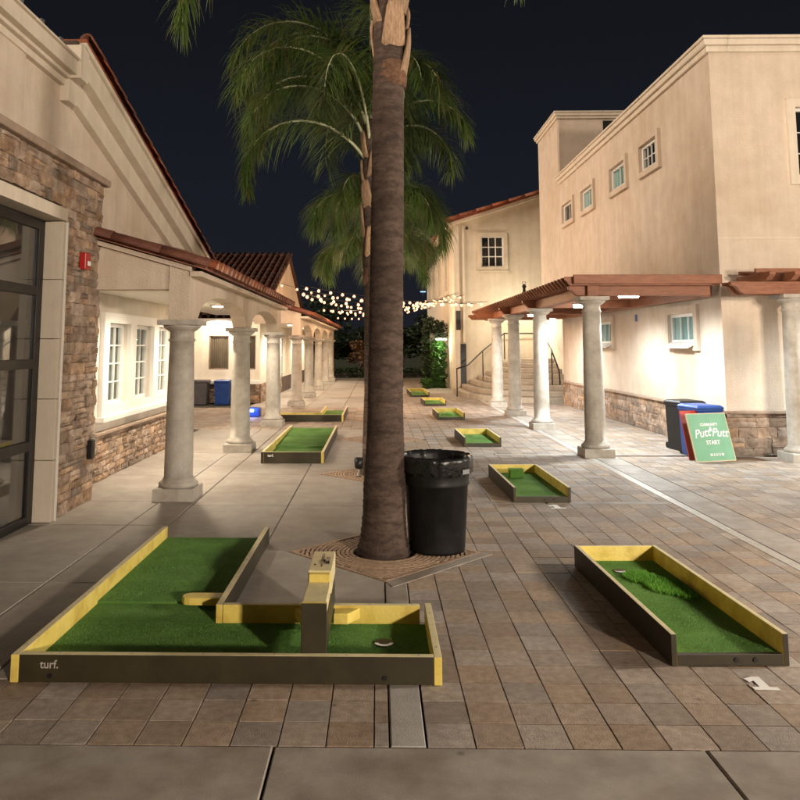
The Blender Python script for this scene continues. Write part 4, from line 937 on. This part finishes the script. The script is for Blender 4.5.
def leaning(name, label, cat, base, rotz, w, h, th, tilt, m, edge):
    t = thing(name, label, cat, base); t.rotation_euler = (0, 0, rotz)
    M = Matrix.Rotation(-tilt, 4, 'X')
    b = MB(); b.box(0.012, w-.012, -th, 0.0, 0.012, h-.012); p = b.build('panel', m, t); p.matrix_parent_inverse = M
    b = MB(); b.box(0, w, -th+0.001, -0.001, 0, 0.0118); b.box(0, w, -th+0.001, -0.001, h-.0118, h); b.box(0, 0.0118, -th+0.001, -0.001, 0.012, h-.012); b.box(w-.0118, w, -th+0.001, -0.001, 0.012, h-.012); f = b.build('edge', edge, t); f.matrix_parent_inverse = M
    return t, M
leaning('red_board', 'red panel leaning between the blue bin and the green start sign', 'board', (4.56, 11.48, 0.002), R(18), 0.70, 0.72, 0.02, R(14), 'red_panel', 'red_panel')
sgn, M = leaning('start_sign', 'green lettered start sign leaning in front of the red board', 'sign', (4.56, 11.24, 0.004), R(18), 0.70, 0.70, 0.02, R(16), 'green_panel', 'panel_edge')
for body, size, x, z, sh, rot in (('COMMUNITY', 0.052, 0.36, 0.53, 0, 0), ('Putt', 0.17, 0.205, 0.405, 0.35, 6), ('&', 0.10, 0.365, 0.46, 0.2, 0), ('Putt', 0.17, 0.515, 0.405, 0.35, -4), ('START', 0.082, 0.365, 0.27, 0, 0), ('M A S I I M', 0.052, 0.385, 0.095, 0, 0)):
    me = text_mesh(body, size, sh, 0.002); me.materials.append(MATS['white_paint']); o = link('lettering', me, None); o.parent = sgn; o.matrix_parent_inverse = M @ Matrix.Translation((x, -0.0235, z)) @ Matrix.Rotation(R(90), 4, 'X') @ Matrix.Rotation(R(rot), 4, 'Z')
bl = thing('blue_lamp', 'small glowing blue lamp on the ground between the portico columns', 'lamp', (-3.0, 18.3, 0))
b = MB(); b.box(-3.22, -2.8, 18.2, 18.5, 0.0, 0.22); b.build('case', 'blue_plastic', bl, 0.03); b = MB(); b.lathe([(0.03, 0.12), (0.05, 0.15), (0.03, 0.19)], -2.98, 18.16, 10); b.build('bulb', 'blue_glow', bl); lamp('blue_light', (-2.98, 18.05, 0.2), 1.5, (0.3, 0.4, 1.0), 0.04)

# ================================================================== PALMS
def frond(parent, base, az, L, e0, droop, seed, leaf=0.55, nl=165, name='frond', power=1.25):
    r = random.Random(seed); b = MB(); n = 22; pts = []; p = Vector(base); dirs = []
    h = Vector((math.cos(az), math.sin(az), 0))
    for i in range(n+1):
        t = i/n; a = e0 - droop*t**power; d = h*math.cos(a) + Vector((0, 0, 1))*math.sin(a)
        pts.append(p.copy()); dirs.append(d); p = p + d*(L/n)
    b.cur = 1; b.tube(pts, [0.020*(1-i/n)**.8 + 0.003 for i in range(n+1)], 6); b.cur = 0
    side0 = h.cross(Vector((0, 0, 1)))
    for s in (-1, 1):
        for k in range(nl):
            t = 0.14 + 0.86*(k + r.random())/nl; f = t*n; i = min(int(f), n-1); q = pts[i].lerp(pts[i+1], f-i); d = dirs[i]
            upv = side0.cross(d) * 1.0
            lw = leaf*(0.45 + 0.9*math.sin(math.pi*min(1, t**.75*0.93)))*r.uniform(.75, 1.15)
            dd = (d*r.uniform(.35, .8) + side0*s*r.uniform(.5, 1.0) + upv*r.uniform(-.5, .7)).normalized()
            cur = q.copy(); wv = dd.cross(Vector((0, 0, 1))); wv = (wv.normalized() if wv.length > .01 else side0); w0 = r.uniform(.006, .0105); prev = None; segs = 4
            for j in range(segs+1):
                wj = w0*(1.0 - (j/segs)**1.6*.97)
                a_, b_ = cur - wv*wj, cur + wv*wj
                idx = b.add((a_, b_))
                if prev is not None: b.face((prev, prev+1, idx+1, idx))
                prev = idx
                dd = (dd + Vector((0, 0, -1))*(0.20 + 0.26*j/segs) + Vector((r.gauss(0, .05), r.gauss(0, .05), 0))).normalized()
                cur = cur + dd*(lw/segs)
    return b.build(name, ['frond', 'rachis'], parent, fix=False)
def palm(label, x, y, zc, r0, r1, fronds, boots=(0.7, 12), flare=True, lean=(0, 0), crown=0.7, seed=1, boot_z=None):
    t = thing('palm_tree', label, 'palm tree', (x, y, 0), 'palms in a row along the court'); r = random.Random(seed)
    b = MB(); b.sm = True; rings = []; n = 22; z = -0.02
    ph = [r.uniform(0, 6.28) for _ in range(6)]
    while z < zc + crown*0.6:
        q = z/zc; rad = r0 + (r1-r0)*q
        if flare: rad += r0*0.42*math.exp(-max(z, 0)/0.20) + r0*0.12*math.exp(-((z-.55)/.35)**2)
        step = 0.045 if z < 3 else 0.06
        rr = rad*(1 + r.uniform(-.012, .012))
        for dz, k in ((0, 1.0), (step*0.62, 1.012), (step*0.8, 0.985)):
            rings.append([(x + lean[0]*q + rr*k*(1+.02*math.sin(3*a+ph[0]+z)+.012*math.sin(7*a+ph[1]+z*3))*math.cos(a), y + lean[1]*q + rr*k*(1+.02*math.sin(3*a+ph[0]+z))*math.sin(a), z+dz) for a in [2*math.pi*i/n for i in range(n)]])
        z += step
    b.loft(rings, True, True); tr = b.build('trunk', 'bark', t)
    # old leaf bases clasping the top of the trunk
    hb, nb = boots; bz = boot_z if boot_z else zc - hb
    for k in range(nb):
        a = k*2.4 + r.uniform(-.2, .2); z0 = bz + (zc + 0.35 - bz)*k/nb; L = r.uniform(.30, .42); w_ = r1*r.uniform(.9, 1.15); bb = MB(); bb.sm = True
        rings = []
        for j in range(6):
            q = j/5; rad = r1*(1.06 + 0.30*math.sin(q*1.9)) + .004; hw = w_*(1 - 0.45*q)*(1 if j < 5 else .75); zz = z0 + L*q; ring = []
            ccx, ccy = x + lean[0], y + lean[1]
            for i in range(7):
                aa = a + (i/6-.5)*2*hw/rad; ring.append((ccx + rad*math.cos(aa), ccy + rad*math.sin(aa), zz + .02*math.sin(i*2.1+k)))
            for i in reversed(range(7)):
                aa = a + (i/6-.5)*2*hw/rad; ring.append((ccx + (rad-.03)*math.cos(aa), ccy + (rad-.03)*math.sin(aa), zz))
            rings.append(ring)
        bb.loft(rings, True, True); bb.build('leaf_base', 'boot', t)
    bb = MB(); bb.lathe([(r1*1.03, bz-.12), (r1*1.10, bz-.03), (r1*1.05, bz+.1)], x+lean[0], y+lean[1], 18, True); bb.build('fibre_collar', 'fibre', t)
    for k, (az, L, e0, dr, leaf) in enumerate(fronds):
        frond(t, (x + lean[0] + 0.05*math.cos(R(az)), y + lean[1] + 0.05*math.sin(R(az)), zc + r.uniform(0.0, crown)), R(az), L, R(e0), R(dr), seed*100+k, leaf)
    return t
def ring_of(n, L, e, d, leaf, seed, az0=0):
    r = random.Random(seed); return [(az0 + 360*k/n + r.uniform(-12, 12), L*r.uniform(.88, 1.1), e + r.uniform(-14, 14), d + r.uniform(-16, 16), leaf) for k in range(n)]
palm('thick palm with a plain brown trunk beside the black trash can', 0.04, 6.42, 5.05, 0.152, 0.130, [(176, 2.6, 46, 150, .45), (6, 1.75, 62, 175, .42), (40, 2.0, 75, 150, .45), (95, 2.3, 75, 120, .5), (130, 2.3, 75, 120, .5), (240, 2.3, 70, 100, .5), (300, 2.3, 70, 100, .5), (340, 2.0, 80, 110, .5), (205, 2.3, 78, 100, .5)], boots=(0.95, 12), lean=(0.075, 0), seed=1, boot_z=4.02)
palm('palm with one big arching frond standing behind the thick trunk', -0.03, 10.22, 4.15, 0.15, 0.105, [(184, 2.9, 84, 215, .56), (204, 2.7, 98, 215, .55), (163, 2.8, 78, 190, .55), (192, 2.5, 55, 170, .5)] + [(a, L*(0.58 if math.cos(R(a)) > 0.1 else 0.95), e_, d, l*(0.8 if math.cos(R(a)) > 0.1 else 1.0)) for a, L, e_, d, l in ring_of(19, 2.9, 76, 168, .56, 5)], boots=(1.5, 14), lean=(-0.06, 0), seed=2, boot_z=2.6, crown=1.0)
palm('palm with short drooping crown, third along the row', 0.0, 13.95, 4.0, 0.14, 0.10, ring_of(15, 1.65, 52, 158, .55, 8), boots=(0.9, 10), seed=3, crown=0.5)
palm('low crowned palm lit by the bulb strings, fourth along the row', 0.0, 17.75, 3.7, 0.14, 0.10, ring_of(14, 1.7, 42, 140, .55, 13), boots=(0.8, 8), seed=4, crown=0.35)

def palm_spot(x, y, label, power, aim):
    t = thing('ground_spotlight', label, 'spotlight', (x, y, 0), 'spotlights at the feet of the palms')
    b = MB(); b.lathe([(0.035, 0.0), (0.035, 0.012), (0.012, 0.015), (0.012, 0.10)], x, y, 10); b.build('stake', 'black_metal', t)
    b = MB(); b.lathe([(0.03, 0.10), (0.055, 0.12), (0.06, 0.24), (0.052, 0.24), (0.045, 0.20)], x, y, 14, False); b.build('housing', 'black_metal', t)
    b = MB(); b.lathe([(0.046, 0.212), (0.046, 0.216)], x, y, 14); b.build('lens', 'disc_glow', t)
    d = Vector(aim) - Vector((x, y, 0.26)); lamp('palm_light', (x, y, 0.26), power, (1.0, 0.86, 0.55), 0.04, 'SPOT', rot=(-d).to_track_quat('Z', 'Y').to_euler(), spot=R(52))
palm_spot(-0.25, 10.0, 'small black spotlight at the foot of the second palm', 14, (-1.1, 10.2, 4.5))
palm_spot(0.16, 14.75, 'small black spotlight added behind the third palm to light its crown', 80, (0.1, 14.3, 4.4))  # this and the next spotlight are added, hidden behind the trunks, to light the fronds
palm_spot(0.16, 18.55, 'small black spotlight added behind the fourth palm to light its crown', 90, (0.1, 18.1, 4.2))

# ================================================================== STRING LIGHTS
def string(a, c, sag, n, k, label='sagging string of small warm bulbs across the court between the roofs'):
    t = thing('string_light', label, 'string lights', (a[0], a[1], 0), 'strings of warm bulbs hung across the court')
    a, c = Vector(a), Vector(c); P = lambda s: a.lerp(c, s) - Vector((0, 0, 4*sag*s*(1-s)))
    b = MB(); b.tube([P(i/20) for i in range(21)], 0.006, 4); b.build('wire', 'wire', t)
    for i in range(n):
        p = P((i+.5)/n)
        bb = MB(); bb.lathe([(0.010, -0.015), (0.030, -0.03), (0.041, -0.058), (0.034, -0.085), (0.008, -0.10)], 0, 0, 10); o = bb.build('bulb', 'bulb_glow', t); o.location = p
        bb = MB(); bb.lathe([(0.014, -0.018), (0.014, 0.012)], 0, 0, 8); o2 = bb.build('socket', 'wire', o); o2.location = (0, 0, 0); o2.matrix_parent_inverse = Matrix()
rs = random.Random(12)
for q in ((-1.2, 19.6, 2.75), (1.2, 20.2, 2.8), (-1.0, 27, 2.9), (1.4, 28, 2.95), (0, 33, 3.0)): lamp('bulb_light', q, 38, (1.0, 0.62, 0.36), 0.25)
for k in range(7):
    yl = 19.5 + 2.6*k; string((-2.0 - 0.1*(k % 2), yl, 3.02 + 0.10*(k % 3)), (2.85 if k < 2 else 2.8, yl + rs.uniform(-1.5, 3.0) + (5 if k < 2 else 0), 3.35 + 0.06*k), 0.30 + 0.05*(k % 3), 15, k)
string((-2.1, 20.5, 3.3), (3.0, 23.2, 2.95), 0.12, 16, 9, 'nearly straight string of warm bulbs ending at the far tail of the pergola'); string((-3.3, 24, 3.7), (2.8, 36, 3.9), 0.35, 15, 10, 'string of warm bulbs starting high on the farther gable wall'); string((-2.0, 18.5, 3.0), (2.95, 20.5, 2.85), 0.10, 14, 11, 'straight string of warm bulbs reaching the pergola rafters beside the last column')

# ================================================================== PLANTING
def leaf_cloud(name, parent, m, blobs, n, size, seed, up=0.3):
    r = random.Random(seed); b = MB(); tot = sum(q[3]*q[4]*q[5] for q in blobs)
    for (cx_, cy_, cz, rx, ry, rz) in blobs:
        for _ in range(int(n*rx*ry*rz/tot)):
            d = Vector((r.gauss(0, 1), r.gauss(0, 1), r.gauss(0, 1))).normalized()*(r.random()**.45)
            c = Vector((cx_+d.x*rx, cy_+d.y*ry, cz+d.z*rz)); s = size*r.uniform(.6, 1.3)
            a = Vector((r.gauss(0, 1), r.gauss(0, 1), r.gauss(0, up))).normalized(); w_ = a.cross(Vector((r.gauss(0, 1), r.gauss(0, 1), r.gauss(0, 1)))).normalized()
            k = b.add((c-a*s, c+w_*s*.45, c+a*s, c-w_*s*.45)); b.face((k, k+1, k+2, k+3))
    return b.build(name, m, parent, fix=False)
def dark_tree(label, x, y, h, wr, seed, m='leaf_dark', n=2600, size=0.16):
    t = thing('garden_tree', label, 'tree', (x, y, -0.15), 'dark trees closing the end of the court'); r = random.Random(seed)
    b = MB(); b.tube([(x, y, -0.15), (x+r.uniform(-.2, .2), y, h*.3), (x+r.uniform(-.4, .4), y, h*.7)], [0.14, 0.10, 0.04], 8)
    for k in range(9):
        a = r.uniform(0, 6.28); z = h*r.uniform(.18, .6); b.tube([(x, y, z), (x+wr*.5*math.cos(a), y+wr*.5*math.sin(a), z+h*.13), (x+wr*.9*math.cos(a), y+wr*.9*math.sin(a), z+h*.2)], [0.05, 0.03, 0.01], 5)
    b.build('trunk', 'twig', t)
    bl_ = [(x+r.uniform(-1, 1)*wr*.7, y+r.uniform(-1, 1)*wr*.6, h*r.uniform(.35, .92), wr*r.uniform(.3, .55), wr*r.uniform(.3, .55), h*r.uniform(.10, .2)) for _ in range(11)]
    leaf_cloud('crown', t, m, bl_, n, size, seed)
TL = ['dark tree standing farthest left behind the low hedge', 'dark leafy tree behind the hedge past the last portico column', 'dark open branched tree behind the row of palms', 'dark bare branched tree between the palms and the ivy', 'dark tree close to the ivy hedge at the court end', 'dark tree behind the cream building corner', 'tall dark tree rising behind the farther portico']
for k, (x, y, h, wr) in enumerate(((-7.0, 49, 4.6, 2.4), (-3.6, 47.5, 4.0, 1.9), (-1.0, 50, 3.7, 1.9), (1.5, 48, 3.6, 1.7), (3.4, 49.5, 3.9, 2.0), (6.0, 52, 4.6, 2.4), (-5.2, 55, 5.2, 2.6))): dark_tree(TL[k], x, y, h, wr, 30+k)
dark_tree('small rust leaved tree glowing orange behind the low hedge', -0.95, 44.2, 1.9, 0.8, 60, 'leaf_rust', 900, 0.10)
hd = thing('clipped_hedge', 'low dark clipped hedge across the far end of the court', 'hedge', (-0.5, 42.2, 0))
stuff(leaf_cloud('foliage', hd, 'leaf_dark', [(-3.4+0.55*k, 42.2, 0.15, 0.45, 0.45, 0.40) for k in range(12)], 9000, 0.07, 71)); B('stems', 'twig', hd, -3.6, 2.6, 42.0, 42.4, -0.16, 0.2)
iv = thing('ivy_hedge', 'tall ivy covered hedge lit bright green beside the cream building corner', 'hedge', (2.4, 31, 0))
stuff(leaf_cloud('foliage', iv, 'leaf_ivy', [(2.42, 30.9, z, 0.36, 0.45, 0.30) for z in (0.1, 0.5, 0.9, 1.3, 1.65)], 5200, 0.06, 72))
stuff(leaf_cloud('upper_foliage', iv, 'leaf_dark', [(2.0, 31.2, 0.3+.4*k, 0.26, 0.4, 0.34) for k in range(6)] + [(2.45, 31.1, z, 0.40, 0.4, 0.28) for z in (2.15, 2.45)] + [(2.1, 31.0, 2.7, 0.3, 0.3, 0.2)], 5200, 0.06, 73))
B('stems', 'twig', iv, 2.1, 2.7, 30.95, 31.15, -0.02, 2.2)
wl = thing('wall_light', 'white bar light mounted over the bright green ivy', 'wall light', (2.48, 30.3, 1.9))
B('housing', 'white_frame', wl, 2.28, 2.72, 30.22, 30.30, 1.93, 1.97); B('diffuser', 'tube_glow', wl, 2.30, 2.70, 30.225, 30.295, 1.905, 1.929); B('bracket', 'black_metal', wl, 2.46, 2.54, 30.30, 30.5, 1.94, 1.96)
lamp('ivy_light', (2.5, 30.15, 1.85), 8, (0.75, 1.0, 0.6), 0.06)
sb = thing('small_shrub', 'small leafy shrub at the foot of the ivy hedge', 'shrub', (1.9, 30.3, 0)); leaf_cloud('foliage', sb, 'leaf_ivy', [(1.9, 30.3, 0.22, 0.26, 0.26, 0.24)], 500, 0.06, 74); B('stems', 'twig', sb, 1.86, 1.94, 30.26, 30.34, -0.02, 0.2)

# ================================================================== STREET LAMP FAR OFF
sl_ = thing('street_lamp', 'distant street lamp with bluish white head beside the cream roof', 'street lamp', (3.55, 60, -0.16))
b = MB(); b.tube([(3.55, 60, -0.16), (3.55, 60, 5.95)], [0.07, 0.045], 8); b.build('pole', 'black_metal', sl_); B('lamp_head', 'black_metal', sl_, 3.32, 3.80, 59.85, 60.15, 5.96, 6.02); B('lens', 'street_glow', sl_, 3.36, 3.76, 59.86, 60.14, 5.90, 5.955)
lamp('street_light', (3.6, 58.5, 5.2), 12, (0.6, 0.78, 1.0), 0.2)

# ================================================================== UNSEEN LAMP POSTS, ADDED TO STAND IN FOR LIGHT FROM OUT OF VIEW
def stand_in_lamp(x, y, label, power, color=(1.0, 0.83, 0.66), h=3.6):
    t = thing('stand_in_lamp', label, 'lamp post', (x, y, -0.02), 'unseen lamp posts added for their light')
    b = MB(); b.lathe([(0.14, -0.02), (0.14, 0.15), (0.07, 0.25), (0.05, 0.6), (0.045, h-.1), (0.07, h-.06), (0.12, h-.02)], x, y, 14); b.build('post', 'black_metal', t)
    b = MB(); b.lathe([(0.10, h-.019), (0.17, h+.10), (0.17, h+.30), (0.08, h+.40)], x, y, 14); b.build('globe', 'lantern_glow', t); b = MB(); b.lathe([(0.19, h+.401), (0.05, h+.5)], x, y, 14); b.build('cap', 'black_metal', t)
    lamp('stand_in_light', (x - 0.35, y + 0.35, h+.2), power, color, 0.3)
stand_in_lamp(8.0, -9.5, 'added black lamp post with warm globe, out of view behind the viewpoint', 1900)  # added to light the left walls
stand_in_lamp(6.4, 4.3, 'unseen shorter black lamp post standing in for the light from the right', 225, (1.0, 0.88, 0.74), 2.2)  # unseen post, stands in for the source that throws shadows leftward
